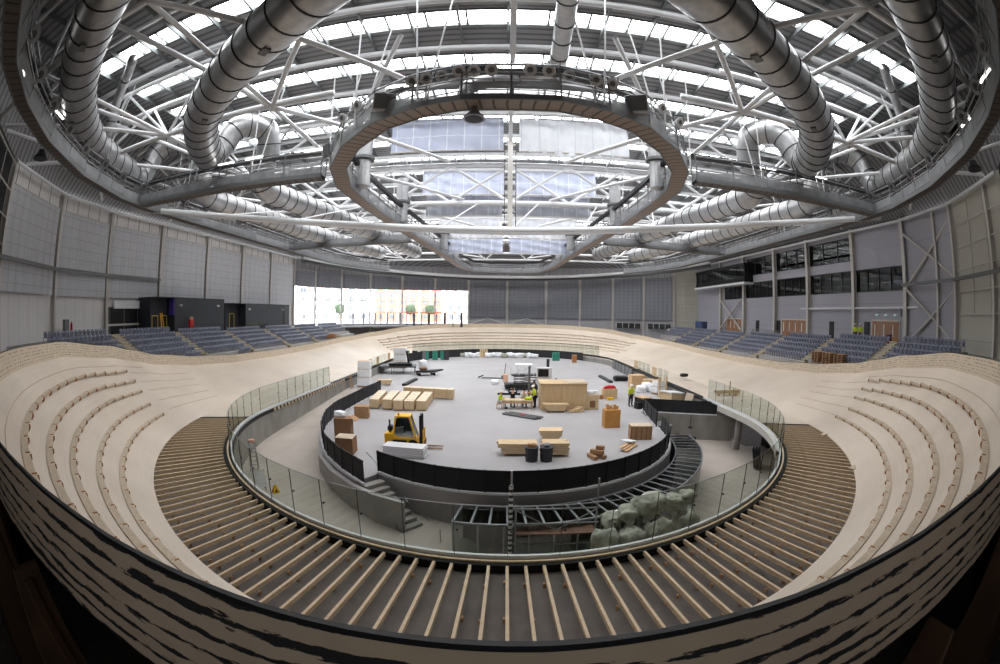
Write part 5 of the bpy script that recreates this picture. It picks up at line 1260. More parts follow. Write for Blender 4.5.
# black cabins on the left concourse
def cabin(y0, y1, z1, label, recess):
    t = thing('cabin', label, 'cabin', (-40, (y0 + y1) / 2, CZ))
    mb = MB(); mb.box((-39.9, (y0 + recess + y1) / 2, (CZ + z1) / 2), (3.8, y1 - y0 - recess, z1 - CZ)); mb.box((-40.6, y0 + recess / 2, (CZ + z1) / 2), (2.4, recess, z1 - CZ)); mb.box((-39.9, (y0 + y1) / 2, z1 + .02), (3.9, y1 - y0 + .1, .08)); obj('body', mb, M['darkgrey'], t)
    return t
c1 = cabin(36.6, 50.6, 8.95, 'long black cabin nearer the camera on the left concourse', 3.2)
mb = MB(); mb.box((-38.5, 39.72, 7.9), (.9, .12, 1.9)); obj('violet_panel', mb, M['violet'], c1)
for y in (37.4, 39.1):
    mb = MB(); mb.box((-39.37, y, CZ + 1.1), (.06, 1.0, 2.2)); d = obj('door', mb, M['black'], c1)
    mb = MB()
    for e in (-.52, .52): mb.box((-39.33, y + e, CZ + 1.12), (.08, .07, 2.24))
    mb.box((-39.33, y, CZ + 2.25), (.08, 1.1, .07)); obj('door_frame', mb, M['yellow'], d)
for y in (40.9, 49.0): mb = MB(); mb.box((-37.9, y, 8.1), (.25, .3, .22)); mb.tube([(-37.95, y, 8.1), (-37.8, y, 8.1)], .05, 6); obj('flood_lamp', mb, M['sheetw'], c1)
c2 = cabin(52.8, 71.0, 8.5, 'long black cabin further away on the left concourse', 3.6)
mb = MB(); mb.box((-39.36, 54.4, CZ + 1.2), (.06, 1.1, 2.3)); d = obj('door', mb, M['black'], c2); mb = MB()
for e in (-.6, .6): mb.box((-39.33, 54.4 + e, CZ + 1.2), (.08, .07, 2.4))
mb.box((-39.33, 54.4, CZ + 2.4), (.08, 1.3, .07)); obj('door_frame', mb, M['yellow'], d)
mb = MB(); mb.box((-37.96, 69.6, CZ + 1.9), (.05, 1.5, 3.8)); obj('side_door', mb, M['black'], c2)
for y in (57.3, 68.3): mb = MB(); mb.box((-37.9, y, 7.7), (.25, .35, .3)); obj('flood_lamp', mb, M['sheetw'], c2)
t = thing('step_ladder', 'yellow step ladder leaning by the first black cabin', 'ladder', (-38.9, 38.3, CZ + .25), 0)
for y in (-.22, .22): mb = MB(); mb.bar((.25, y, 0), (-.15, y * .8, 2.3), .07); lpart('stile', mb, M['ylw'], t)
for i in range(8): mb = MB(); f = (i + .6) / 8; mb.bar((.25 - .4 * f, -.22, 2.3 * f), (.25 - .4 * f, .22, 2.3 * f), .06); lpart('rung', mb, M['ylw'], t)
t = thing('fire_point', 'red fire point stand in front of the first black cabin', 'fire point', (-37.4, 42.4, CZ + .25), 0)
mb = MB(); mb.box((0, 0, .75), (.35, .75, 1.5)); lpart('stand', mb, M['red'], t, bevel=.03); mb = MB(); mb.box((.02, 0, 1.65), (.2, .7, .35)); lpart('sign', mb, M['card'], t)
mb = MB(); mb.lathe((.3, .1, .1), [(.12, 0), (.12, .5), (.05, .6), (.03, .7)], 10); lpart('extinguisher', mb, M['red'], t)
t = thing('fire_cabinet', 'grey cabinet on the near left wall with a red extinguisher beside it', 'cabinet', (-38.6, 23.0, CZ + .3), 0.25)
mb = MB(); mb.box((0, 0, .9), (.4, .7, 1.8)); lpart('cabinet', mb, M['dullsteel'], t, bevel=.02); mb = MB(); mb.lathe((.1, .8, .6), [(.14, 0), (.14, .75), (.06, .9), (.05, 1.0)], 12); lpart('extinguisher', mb, M['red'], t)
# glass rails on the concourse, left and right
for nm_, s, y0, y1, x in (('left', -1, 56, 62, 37.2), ('right', 1, 50.2, 58, 36.6)):
    t = thing('glass_rail', 'low glass guard rail on the %s concourse' % nm_, 'rail', (s * x, (y0 + y1) / 2, CZ))
    k = 5
    for i in range(k): a = y0 + (y1 - y0) * i / k; b = y0 + (y1 - y0) * (i + 1) / k; mb = MB(); mb.box((s * x, (a + b) / 2, CZ + .55), (.02, b - a - .06, 1.0)); obj('pane', mb, M['glass'], t)
# right wall doors, lights, people
dn = 1
for i, (y0, y1, k) in enumerate(((31.9, 36.6, 3), (50.6, 57.0, 4), (70.2, 76.4, 4))):
    dn += 1; dzr = (.3, .1, 0)[i]; mb = MB(); mb.box((41.94, (y0 + y1) / 2, CZ + dzr + 1.3), (.08, y1 - y0 + .3, 2.6)); w = struct('door_%d' % dn, mb, M['cream'], 'set of wooden double doors on the right wall, %s from the near end' % nth(i + 1))
    for j in range(k):
        a = y0 + (y1 - y0) * (j + .5) / k; mb = MB(); mb.box((41.88, a, CZ + dzr + 1.22), (.07, (y1 - y0) / k - .12, 2.35)); l = obj('door_leaf', mb, M['doorwood'], w)
        mb = MB(); mb.box((41.83, a + .2, CZ + dzr + 1.4), (.04, .18, 1.3)); obj('vision_panel', mb, M['render'], l)
for i, y in enumerate((37.6, 44.7, 58.0, 64.5)):
    dn += 1; mb = MB(); mb.box((41.92, y, CZ + (.3, .2, .1, 0)[i] + 1.15), (.1, .95, 2.3)); struct('door_%d' % dn, mb, M['black'], 'single dark doorway on the right wall, %s from the near end' % nth(i + 1))
for i in range(3):
    mb = MB(); y = 32.6 + 1.6 * i; mb.box((41.85, y, 8.05), (.12, .35, .2)); tag(obj('door_lamp', mb, emit_mat('exit_lamp', (.6, .9, .85, 1), .3)), 'small lit lamp over the near right double doors, %s of three' % ('right', 'middle', 'left')[i], 'lamp', 'lamps over the near right doors')
person('left of two people in yellow vests and white helmets standing before the right wall doors', (37.8, 35.9, CZ + .3), math.radians(-90), stand(0, .1), M['hiviz'], M['navy'], M['hatw'], hair=False, group='people at the right doors')
person('right of two people in yellow vests and white helmets standing before the right wall doors', (37.5, 34.7, CZ + .3), math.radians(-75), stand(0, .15), M['hiviz'], M['navy'], M['hatw'], hair=False, group='people at the right doors')
t = thing('red_bin', 'dark red box at the foot of the tall right column', 'bin', (38.6, 30.9, CZ + .3), 0); mb = MB(); mb.box((0, 0, .5), (.5, .5, 1.0)); lpart('box', mb, mat('dark_red', S(110, 40, 60), .6), t, bevel=.03); mb = MB(); mb.box((0, 0, 1.02), (.55, .55, .06)); lpart('lid', mb, M['black'], t)
# commentary box
cb = thing('commentary_box', 'black glazed commentary box jutting from the right wall', 'cabin', (41, 73, 13))
mb = MB(); mb.box((41.1, 66.2, 15.0), (1.9, .25, 3.2)); mb.box((41.1, 76.5, 16.55), (1.9, 20.8, .2)); mb.box((40.2, 76.5, 13.8), (.25, 20.8, .7)); mb.box((40.2, 76.5, 16.35), (.25, 20.8, .5)); obj('shell', mb, M['black'], cb)
mb = MB(); mb.box((40.25, 76.5, 15.1), (.04, 20.8, 2.0)); obj('front_glass', mb, M['darkglass'], cb)
mb = MB(); mb.box((40.9, 76.5, 13.2), (2.1, 21.2, .35)); obj('floor_edge', mb, M['white'], cb)
for i in range(8): mb = MB(); mb.box((40.2, 66.3 + 2.9 * i, 15.1), (.08, .08, 2.0)); obj('mullion', mb, M['darkgrey'], cb)
mb = MB(); mb.box((41.7, 76.5, 14.9), (.1, 20.4, 3)); obj('back_wall', mb, M['darkgrey'], cb)
t = thing('plant_box', 'blue wrapped box on the far right concourse below the commentary box', 'box', (37.5, 78.6, CZ), 0); mb = MB(); mb.box((0, 0, .9), (1.2, 3.2, 1.8)); lpart('wrap', mb, mat('blue_wrap', S(60, 76, 112), .6), t, bevel=.1); mb = MB(); mb.box((0, 0, .08), (1.4, 3.4, .12)); lpart('pallet', mb, M['card'], t)
# outside ------------------------------------------------------------------
mb = MB(); mb.prism([(-200, 80), (-43, 80.5), (-34, 91), (-22, 100), (-8, 107), (-8, 260), (-200, 260)], 4.0, 4.3); struct('street', mb, M['asphalt'], 'street outside the big window')
def block(label, x, y, w, d, h, m, rz=0.0, cols=6, flo=4):
    t = thing('apartment_building', label, 'building', (x, y, 4.3), rz); mb = MB(); mb.box((0, 0, h / 2), (w, d, h)); lpart('walls', mb, m, t)
    for i in range(cols):
        for j in range(flo):
            mb = MB(); mb.box((-w / 2 + w * (i + .5) / cols, -d / 2 - .02, 1.8 + (h - 2) * j / flo), (w / cols * .5, .1, (h - 2) / flo * .55)); lpart('window', mb, M['dullsteel'], t)
        mb = MB(); mb.box((-w / 2 + w * i / cols, -d / 2 - .12, h / 2), (.5, .3, h)); lpart('pilaster', mb, M['brick'] if m is M['render'] else M['render'], t)
    mb = MB(); mb.box((0, 0, h + .15), (w + .6, d + .6, .3)); lpart('roof', mb, M['dullsteel'], t)
block('white and terracotta building outside the left part of the big window', -62, 150, 26, 12, 14, M['render'], .45)
block('terracotta building outside the middle of the big window', -36, 162, 24, 12, 12, M['brick'], .2)
block('pale gabled building outside the right end of the big window', -15.5, 150, 9, 10, 12, M['render'], .1, 3, 3)
for i, (x, y) in enumerate(((-52, 132), (-30, 138), (-24, 140))):
    t = thing('street_tree', 'small green tree outside the big window, %s from the left' % nth(i + 1), 'tree', (x, y, 4.3), 0, 'trees outside the window')
    mb = MB(); mb.tube([(0, 0, 0), (.1, 0, 2), (0, 0, 3.5)], [.18, .14, .1], 8); lpart('trunk', mb, M['brace'], t); lpart('crown', blob((0, 0, 4.2), (1.6, 1.5, 1.7), 200 + i), M['leaf'], t, smooth=True)
t = thing('fence', 'dark railing outside across the foot of the big window', 'fence', (-26, 104, 4.3), math.radians(-33))
L2 = 40
mb = MB(); mb.bar((-L2 / 2, 0, 3.0), (L2 / 2, 0, 3.0), .3, .25); lpart('top_rail', mb, M['brick'], t)
for i in range(18): mb = MB(); x = -L2 / 2 + L2 * i / 17; mb.bar((x, 0, 0), (x, 0, 3.0), .35 if i % 2 else .15); lpart('post', mb, M['black'], t)
# ------------------------------------------------------------------ roof
RZ = 24.3; XS = 28.4
sky_y = [16 + 5 * k for k in range(16)]
mb = MB(); ys = [6.0]
for y in sky_y: ys += [y - .78, y + .78]
ys.append(97.0)
for a, b in zip(ys[0::2], ys[1::2]): mb.box((0, (a + b) / 2, RZ + .1), (2 * XS, b - a, .2))
for s in (-1, 1): mb.box((s * (XS + 1.8), 51.5, RZ + .1), (3.6, 91, .2))
struct('ceiling', mb, M['deckroof'], 'grey profiled roof deck between the rooflights')
mb = MB(); mb.grid([[(-4.5, -4.0, 5.2), (4.5, -4.0, 5.2)], [(-4.5, -4.0, 8.2), (4.5, -4.0, 8.2)]]); w = struct('window_60', mb, M['nearwin'], 'daylit window in the end wall behind the camera')  # unseen panel put in to brighten the parapet's outer boards
XE = XS + 3.6
outer = [(x, y) for x, y in near_l] + [(-x, y) for x, y in near_l[::-1][1:]] + [(x, y) for x, y in far_cols[::-1]]
def inner_pt(x, y): return (max(-XE, min(XE, x * .82)), max(6.0, min(97.0, y if 6 < y < 97 else y)))
rows = []
for x, y in outer + [outer[0]]:
    xi = max(-XE, min(XE, x)); yi = max(6.0, min(97.0, y)); rows.append([(x * 1.01, y, WT), (xi, yi, RZ + .05)])
struct('ceiling', MB().grid(rows), M['deckroof'], 'sloping roof edge down to the wall heads')
for i, y in enumerate(sky_y):
    mb = MB()
    nb = 24
    for j in range(nb + 1):
        x = -XS + 2 * XS * j / nb; mb.box((x, y, RZ - .0), (.12, 1.58, .16))
    for s in (-1, 1): mb.box((0, y + s * .78, RZ), (2 * XS, .08, .22))
    w = struct('window_%d' % (40 + i), mb, M['rafter'], 'rooflight strip across the roof, %s from the camera' % nth(i + 1))
    g_ = MB(); g_.grid([[(-XS, y - .76, RZ + .12), (XS, y - .76, RZ + .12)], [(-XS, y + .76, RZ + .12), (XS, y + .76, RZ + .12)]]); obj('daylight_pane', g_, M['skylight'], w)
for i in range(17):
    y = 13.4 + 5 * i; mb = MB(); mb.tube([(-37, y, 22.2), (-31, y, RZ - .75), (31, y, RZ - .75), (37, y, 22.2)], .2, 10)
    tag(obj('roof_purlin', mb, M['white'], smooth=True), 'white tubular roof purlin spanning the hall, %s from the camera' % nth(i + 1), 'purlin', 'white roof purlins')
for i in range(23):
    x = -30.8 + 2.8 * i; mb = MB(); mb.box((x, 51.5, RZ - .3), (.12, 90, .3)); tag(obj('roof_rafter', mb, M['rafter']), 'grey roof rafter running down the hall, %s from the left' % nth(i + 1), 'rafter', 'grey roof rafters')
# trusses
def side_truss(t, y, zb, zt, dy, bay, nb, rb, rd):
    for g in (-1, 1):
        mb = MB(); mb.tube([(g * 9.5, y, zb + .2), (g * 31.5, y, zb), (g * 39, y, zb + 1.2)], rb, 10); obj('bottom_chord', mb, M['white'], t, smooth=True)
        for s in (-1, 1): mb = MB(); mb.tube([(g * 13.5, y + s * dy, zt), (g * 36, y + s * dy, zt), (g * 39, y + s * dy, zt - 1)], rb * .9, 8); obj('top_chord', mb, M['white'], t, smooth=True)
        for xb in (13.5, 22.5, 31.5):
            for xt in (xb - bay / 2, xb + bay / 2):
                if xt < 13: continue
                for s in (-1, 1): mb = MB(); mb.tube([(g * xb, y, zb), (g * xt, y + s * dy, zt)], rd, 6, cap=False); obj('diagonal', mb, M['white'], t)
    return t
def truss(y, label, zb=19.0, zt=22.9, dy=1.7, bay=9.0, nb=4, rb=.2, rd=.12, gap=False):
    t = thing('roof_truss', label, 'truss', (0, y, zb), 0, 'white roof trusses')
    W = bay * nb
    if gap: return side_truss(t, y, zb, zt, dy, bay, nb, rb, rd)
    mb = MB(); mb.tube([(-W - 3, y, zb + 1.2), (-W + bay / 2, y, zb), (W - bay / 2, y, zb), (W + 3, y, zb + 1.2)], rb, 10); obj('bottom_chord', mb, M['white'], t, smooth=True)
    for s in (-1, 1): mb = MB(); mb.tube([(-W - 3, y + s * dy, zt - 1), (-W, y + s * dy, zt), (W, y + s * dy, zt), (W + 3, y + s * dy, zt - 1)], rb * .9, 8); obj('top_chord', mb, M['white'], t, smooth=True)
    for i in range(2 * nb):
        xb = -W + bay / 2 + bay * i
        for xt in (xb - bay / 2, xb + bay / 2):
            for s in (-1, 1): mb = MB(); mb.tube([(xb, y, zb), (xt, y + s * dy, zt)], rd, 6, cap=False); obj('diagonal', mb, M['white'], t)
    for i in range(2 * nb + 1): xt = -W + bay * i; mb = MB(); mb.tube([(xt, y - dy, zt), (xt, y + dy, zt)], .09, 6, cap=False); obj('cross_tie', mb, M['white'], t)
    return t
ty = [8.5, 20.6, 33, 58.5, 71, 86, 96]
tl = ['almost overhead', 'just beyond the near end of the oval gantry', 'left and right of the oval gantry only', 'beyond the sagging tie, left and right only', 'third from the far end', 'second from the far end', 'furthest away']
for y, l in zip(ty, tl): truss(y, 'white tubular roof truss across the hall, ' + l, gap=(y < 60))
# deep central truss with sagging twin tie
def tie(x, s=0): return (x, 37.6 - 8.9 * (abs(x) / 28) ** 2.1 + s * .8, 14.2 + 1.55 * (abs(x) / 28) ** 1.7 + .12 * s * (abs(x) / 28))
t = thing('central_truss', 'deep white lattice truss with a twin sagging tie across mid-hall', 'truss', (0, 47, 16))
for s in (-.7, .7):
    mb = MB(); mb.tube([tie(1.5 * i, s) for i in range(-21, 22)], .25, 12); obj('sagging_tie', mb, M['white'], t, smooth=True)
mb = MB(); mb.tube([(-40, 45, 18.6), (40, 45, 18.6)], .3, 10); obj('bottom_chord', mb, M['white'], t, smooth=True)
mb = MB(); mb.tube([(-40, 45, 22.9), (40, 45, 22.9)], .26, 10); obj('top_chord', mb, M['white'], t, smooth=True)
for i in range(-6, 6):
    a, b = i * 6.2 + .3, (i + 1) * 6.2 + .3
    for p, q in (((a, 18.7), (b, 22.8)), ((a, 22.8), (b, 18.7))): mb = MB(); mb.tube([(p[0], 45, p[1]), (q[0], 45, q[1])], .16, 8, cap=False); obj('diagonal', mb, M['white'], t)
    mb = MB(); mb.tube([(a + 3, 45, 18.6), tie(max(-31, min(31, a)))], .07, 6, cap=False); obj('strut', mb, M['white'], t)
t = thing('spine_beam', 'white lattice spine beam running down the middle of the roof', 'beam', (.3, 30, 23))
mb = MB(); mb.box((.3, 30, RZ - .9), (.34, 36, .5)); obj('beam', mb, M['white'], t)
mb = MB(); mb.box((.3, 38.6, 19.2), (.45, .45, 9.4)); obj('drop_post', mb, M['cream'], t)
for s in (-1, 1): mb = MB(); mb.tube([(.3 + s * .5, 38.6, 14.6), (.3 + s * .5, 38.6, 23.4)], .04, 6); obj('cable', mb, M['black'], t)
for i in range(12):
    mb = MB(); mb.box((.3, 38.5, 15.5 + .65 * i), (1.0, .12, .1)); obj('rung', mb, M['cream'], t)
# longitudinal ties between truss nodes
k = 0
for x in (-31.5, -22.5, -13.5, 13.5, 22.5, 31.5):
    for a, b in zip((8.5, 20.6, 33, 45, 58.5, 70, 82), (20.6, 33, 45, 58.5, 70, 82, 93)):
        k += 1; mb = MB(); mb.tube([(x, a, 19), (x, b, 19)], .13, 6, cap=False)
        if abs(x) == 13.5 or (abs(x) == 31.5): mb.tube([(x, a, 19), (x + (9 if x < 0 else -9) * (1 if abs(x) < 20 else 1), b, 19)], .15, 6, cap=False)
        tag(obj('roof_tie', mb, M['white']), 'white longitudinal roof tie between trusses, in line %s from the left, bay %s' % (nth([-31.5, -22.5, -13.5, 13.5, 22.5, 31.5].index(x) + 1), nth([8.5, 20.6, 33, 45, 58.5, 70, 82].index(a) + 1)), 'roof tie', 'white roof ties')
# diagonal members rising from the near nodes to the roof edge
k = 0
for s in (-1, 1):
    for (p, q) in (((13.5, 20.6, 19), (4, 9, 23.2)), ((13.5, 20.6, 19), (22, 9, 23.2)), ((22.5, 20.6, 19), (31, 9, 22)), ((22.5, 33, 19), (31.5, 20.6, 22.5)), ((13.5, 33, 19), (6, 20.6, 22.8)), ((31.5, 20.6, 19), (38, 12, 18.5)), ((31.5, 20.6, 19), (39, 27, 18.3)), ((31.5, 33, 19), (40, 40, 18.3))):
        k += 1; mb = MB(); mb.tube([(s * p[0], p[1], p[2]), (s * q[0], q[1], q[2])], .17, 8, cap=False)
        tag(obj('raking_tube', mb, M['white']), 'white raking roof tube on the %s, %s of eight counted from the centre' % ('left' if s < 0 else 'right', nth((k - 1) % 8 + 1)), 'roof tube', 'raking roof tubes')
# hanging banners
def banner(x0, x1, y, z0, z1, m, label, wav=.12, sag=0.0):
    t = thing('hanging_banner', label, 'banner', ((x0 + x1) / 2, y, z0), 0, 'banners hung across the middle of the roof')
    rows = []; nx, nz = 32, 10
    for i in range(nz + 1):
        rows.append([(x0 + (x1 - x0) * j / nx, y + wav * math.sin(j * .785 * 2) * (1 - i / nz * .4) + .1 * math.sin(i * 1.3 + j * .3), z0 + (z1 - z0) * i / nz - (sag * math.sin(PI * j / nx) * (1 - i / nz))) for j in range(nx + 1)])
    mb = MB(); mb.grid(rows); obj('cloth', mb, m, t, smooth=True)
    mb = MB(); mb.tube([(x0, y, z1), (x1, y, z1)], .08, 8); obj('top_tube', mb, M['white'], t)
    mb = MB(); mb.tube([(x0, y, z0 - .02), (x1, y, z0 - .02)], .07, 8); obj('bottom_tube', mb, M['cream'], t)
banner(-9.8, -.3, 34.6, 20.6, 23.6, M['banner'], 'pale blue gridded banner nearest the gantry, left of centre')
banner(1.0, 10.3, 34.6, 20.5, 23.6, M['poly'], 'banner wrapped in crumpled clear plastic nearest the gantry, right of centre', .2, .35)
banner(-9.6, -.3, 48.6, 20.6, 23.4, M['banner'], 'pale blue gridded banner in the second line, left of centre')
banner(.9, 10.2, 48.6, 20.6, 23.4, M['banner'], 'pale blue gridded banner in the second line, right of centre')
banner(-9.4, -.5, 50.2, 18.4, 20.9, M['bannerg'], 'grey banner in the third line, left of centre')
banner(.8, 9.8, 50.2, 18.4, 20.9, M['bannerg'], 'grey banner in the third line, right of centre')
banner(-9.4, -.6, 60.5, 17.6, 20.4, M['poly'], 'whitish wrapped banner in the fourth line, left of centre', .15, .3)
banner(.6, 9.8, 60.5, 17.6, 20.4, M['poly'], 'whitish wrapped banner in the fourth line, right of centre', .15, .3)
banner(-9.8, -.5, 66, 16.2, 18.6, M['banner'], 'pale blue gridded banner furthest away, left of centre')
banner(.5, 9.8, 66, 16.2, 18.6, M['banner'], 'pale blue gridded banner furthest away, right of centre')

# ------------------------------------------------------------------ ventilation ducts
def catmull(P, n):
    P = [Vector(p) for p in P]; P = [P[0] * 2 - P[1]] + P + [P[-1] * 2 - P[-2]]; out = []
    for i in range(1, len(P) - 2):
        for k in range(n):
            t = k / n; a, b, c, d = P[i - 1:i + 3]
            out.append(.5 * ((2 * b) + (c - a) * t + (2 * a - 5 * b + 4 * c - d) * t * t + (3 * b - a - 3 * c + d) * t ** 3))
    return out + [P[-2]]
def duct(label, pts, r, step, mir=False, group='big silver ventilation ducts', n=10, name='ventilation_duct', boxes=()):
    if mir: pts = [(.3 - x, y, z) for x, y, z in pts]
    C = catmull(pts, n); t = thing(name, label, 'duct', pts[0], 0, group)
    mb = MB(); mb.tube(C, r, 24); obj('duct_wall', mb, M['ductmat'], t, smooth=True)
    acc, last = 0, 0
    for i in range(1, len(C) - 1):
        acc += (C[i] - C[i - 1]).length
        d = (C[i + 1] - C[i - 1]).normalized()
        turn = (C[i] - C[i - 1]).angle(C[i + 1] - C[i], 0)
        need = step * (.45 if turn > .12 else 1)
        if acc - last >= need:
            last = acc; mb = MB(); mb.lathe(C[i] - d * .04, [(r, 0), (r + .035, 0), (r + .035, .08), (r, .08)], 24, axis=d); obj('joint_band', mb, M['band'], t)
    for k, f in enumerate(boxes):
        i = int(f * (len(C) - 2)); d = (C[i + 1] - C[i]).normalized(); dn_ = Vector((0, 0, -1)); dn_ = (dn_ - d * dn_.dot(d)).normalized()
        mb = MB(); s_ = d.cross(dn_); mb.box(C[i] + dn_ * (r + .02), (.55, .34, .12), M=Matrix((d, s_, dn_)).transposed()); obj('access_hatch', mb, M['dullsteel'], t)
    return t
OL = [(-6, 2.5, 18.7), (-10.5, 4.6, 18.6), (-14.4, 6.6, 18.5), (-18.2, 8.7, 18.5), (-22.1, 11.4, 18.5), (-25.8, 14.9, 18.5), (-28.6, 19.2, 18.5), (-30.7, 24.4, 18.5)]
OL2 = [(-30.7, 24.4, 18.5), (-31.0, 25.8, 18.9), (-30.8, 26.5, 20.0), (-30.4, 26.9, 21.3), (-29.2, 27.6, 22.0), (-27.6, 28.4, 21.8), (-26.4, 29.0, 20.8), (-26.0, 29.2, 19.2), (-25.8, 29.6, 17.8), (-25.6, 30.8, 17.1), (-25.3, 34, 17.0), (-24.9, 40, 17.0), (-24.2, 48, 17.0), (-22.6, 58, 17.0), (-20.5, 70, 17.0)]
IL = [(4.5, 5.0, 18.6), (-1.0, 7.8, 18.6), (-5.5, 10.3, 18.5), (-9.8, 13.0, 18.5), (-13.6, 15.5, 18.5), (-17.4, 18.6, 18.5), (-20.0, 22.0, 18.5), (-21.3, 24.6, 18.5)]
IL2 = [(-21.3, 24.6, 18.5), (-21.5, 25.6, 18.9), (-21.1, 26.2, 20.1), (-20.6, 26.6, 21.2), (-19.8, 27.4, 21.7), (-18.8, 28.6, 21.4), (-18.8, 29.3, 20.0), (-19.2, 29.6, 18.4), (-19.5, 30.3, 17.3), (-19.2, 32, 17.0), (-18.8, 35.5, 17), (-17.8, 41.3, 17), (-16.3, 51.6, 17), (-14.5, 70, 17)]
IL = [p if p[0] < -6 else (min(p[0], p[0]), p[1], p[2]) for p in IL]
for mir, nm_ in ((False, 'left'), (True, 'right')):
    duct('fat silver duct sweeping along the outer gantry on the %s' % nm_, OL, 1.22, 1.15, mir, boxes=(.35, .62))
    duct('silver duct rising and running back beyond the outer one on the %s' % nm_, OL2, 1.0, 1.3, mir)
    duct('fat silver duct crossing overhead towards the oval gantry on the %s' % nm_, IL[2:], 1.22, 1.25, mir, boxes=(.2, .55))
    duct('silver duct rising and running back beside the oval gantry on the %s' % nm_, IL2, 1.0, 1.3, mir)
    duct('dark flue pipe dropping into the outer duct on the %s' % nm_, [(-22.5, 15.0, 22.6), (-24.2, 16.2, 22.9), (-25.4, 16.9, 22.4), (-26.0, 17.2, 21.0), (-26.6, 17.6, 19.0)], .38, 3, mir, None, 6, 'flue_pipe')
duct('small silver duct dropping and turning left above the oval gantry', [(2.3, 8, 21.5), (2.6, 14, 21.5), (2.8, 19.5, 21.5), (2.7, 22.2, 21.4), (1.5, 23.3, 21.3), (-.8, 23.8, 21.2), (-2.2, 23.9, 20.8), (-2.6, 23.9, 19.8)], .5, 1.5, False, None, 6)
NZ = [at(px, py, z=16.0).xy for px, py in ((361, 187), (401, 223), (659, 189), (616, 226))]
for k, (x, y) in enumerate([tuple(v) for v in NZ] + [(-8.6, 60), (8.9, 60), (-8.2, 70), (8.5, 70)]):
    t = thing('exhaust_nozzle', 'grey drop nozzle inside the oval gantry, %s side, %s from the camera' % ('left' if x < 0 else 'right', nth({0: 1, 1: 2, 2: 1, 3: 2, 4: 3, 5: 3, 6: 4, 7: 4}[k])), 'duct', (x, y, 16), 0, 'drop nozzles by the oval gantry')
    mb = MB(); mb.lathe((0, 0, 0), [(.45, 0), (.62, .05), (.62, .4), (.6, 1.3), (.6, 4.6 if k < 4 else 3.0)], 16); lpart('pipe', mb, M['ductmat'], t, smooth=False)
    mb = MB(); mb.lathe((0, 0, 2.0), [(.6, 0), (.85, .05), (.85, .25), (.6, .3)], 16); lpart('flange', mb, M['dullsteel'], t)

# ------------------------------------------------------------------ lighting gantries
GZ = 15.6
RZH = RZ - 1.0
def offset(P, d, closed):
    out = []; n = len(P)
    for i, p in enumerate(P):
        a = P[(i - 1) % n] if (closed or i > 0) else p; b = P[(i + 1) % n] if (closed or i < n - 1) else p
        t = (Vector(b) - Vector(a)).normalized(); out.append(Vector(p) + Vector((t.y, -t.x)) * d)
    return out
def dens(P, step, closed):
    out = []; n = len(P)
    for i in range(n if closed else n - 1):
        a, b = Vector(P[i]), Vector(P[(i + 1) % n]); k = max(1, int(round((b - a).length / step)))
        out += [a.lerp(b, j / k) for j in range(k)]
    if not closed: out.append(Vector(P[-1]))
    return out
def gantry(label, P, closed, w=1.0, deck='gdeck2', z=GZ, post=2.6, cable=True, hang=()):
    t = thing('lighting_gantry', label, 'gantry', (P[0][0], P[0][1], z)); P = [Vector(p) for p in P]
    a, b = offset(P, w / 2, closed), offset(P, -w / 2, closed)
    rows, uvs, s = [], [], 0.0
    D = dens(P, 1.2, closed); A, B = offset(D, w / 2, closed), offset(D, -w / 2, closed)
    A, B = dens(a, 1e9, closed), dens(b, 1e9, closed)
    mb = MB(); ring = []; 
    for i, (p, q) in enumerate(zip(A, B)):
        if i: s += (P[i] - P[i - 1]).length
        ring.append([(*p, z), (*q, z), (*q, z + .22), (*p, z + .22), (*p, z)]); uvs += [(s, 0)] * 5
    if closed: s += (P[0] - P[-1]).length; ring.append(ring[0]); uvs += [(s, 0)] * 5
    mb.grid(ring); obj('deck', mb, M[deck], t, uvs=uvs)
    for e, nm_ in ((a, 'edge_channel'), (b, 'edge_channel')):
        mb = MB(); n = len(e)
        for i in range(n if closed else n - 1): mb.bar((*e[i], z + .1), (*e[(i + 1) % n], z + .1), .08, .26)
        obj(nm_, mb, M['dullsteel'], t)
        mb = MB()
        for i in range(n if closed else n - 1): mb.bar((*e[i], z + .5), (*e[(i + 1) % n], z + .62), .03, .62)
        obj('infill_panel', mb, M['mesh'], t)
        for h in (1.0, 1.35):
            mb = MB(); mb.tube([(*p, z + h) for p in e], .035, 6, closed=closed); obj('hand_rail', mb, M['steel'], t)
    cnt = 0; mbx = MB()
    for e in (a, b):
        for p in dens(e, post, closed):
            cnt += 1
            if cnt <= 96: m2 = MB(); m2.bar((*p, z), (*p, z + 1.9 if cable else z + 1.35), .07); obj('post', m2, M['dullsteel'], t)
            else: mbx.bar((*p, z), (*p, z + 1.9), .07)
    if mbx.v: o = obj('posts', mbx, M['dullsteel'], t); o['kind'] = 'stuff'
    if cable:
        mb = MB(); n = len(b)
        for i in range(n if closed else n - 1): mb.bar((*b[i], z + 2.05), (*b[(i + 1) % n], z + 2.05), .35, .3)
        obj('cable_trunking', mb, M['black'], t)
        mb = MB(); mb.tube([(*p, z + 1.75) for p in a], .06, 6, closed=closed); obj('lamp_rail', mb, M['steel'], t)
    for hx, hy in hang:
        for dx in (-.45, .45): mb = MB(); mb.tube([(hx + dx * .4, hy, z + .2), (hx + dx * 2.2, hy + .6, RZ - 1.0)], .045, 6, cap=False); obj('hanger', mb, M['white'], t)
    return t
half = [(2.1, 16.5), (4.1, 17.1), (6.1, 18.2), (8.4, 20.6), (10.2, 23.6), (11.3, 27.6), (11.4, 32), (11.2, 40), (10.4, 51), (9.3, 68), (8.7, 80), (7.2, 88), (3.5, 91)]
ring_pts = [(-x + .3, y) for x, y in half[::-1]] + half
ring_pts = [(x, y) for x, y in ring_pts]
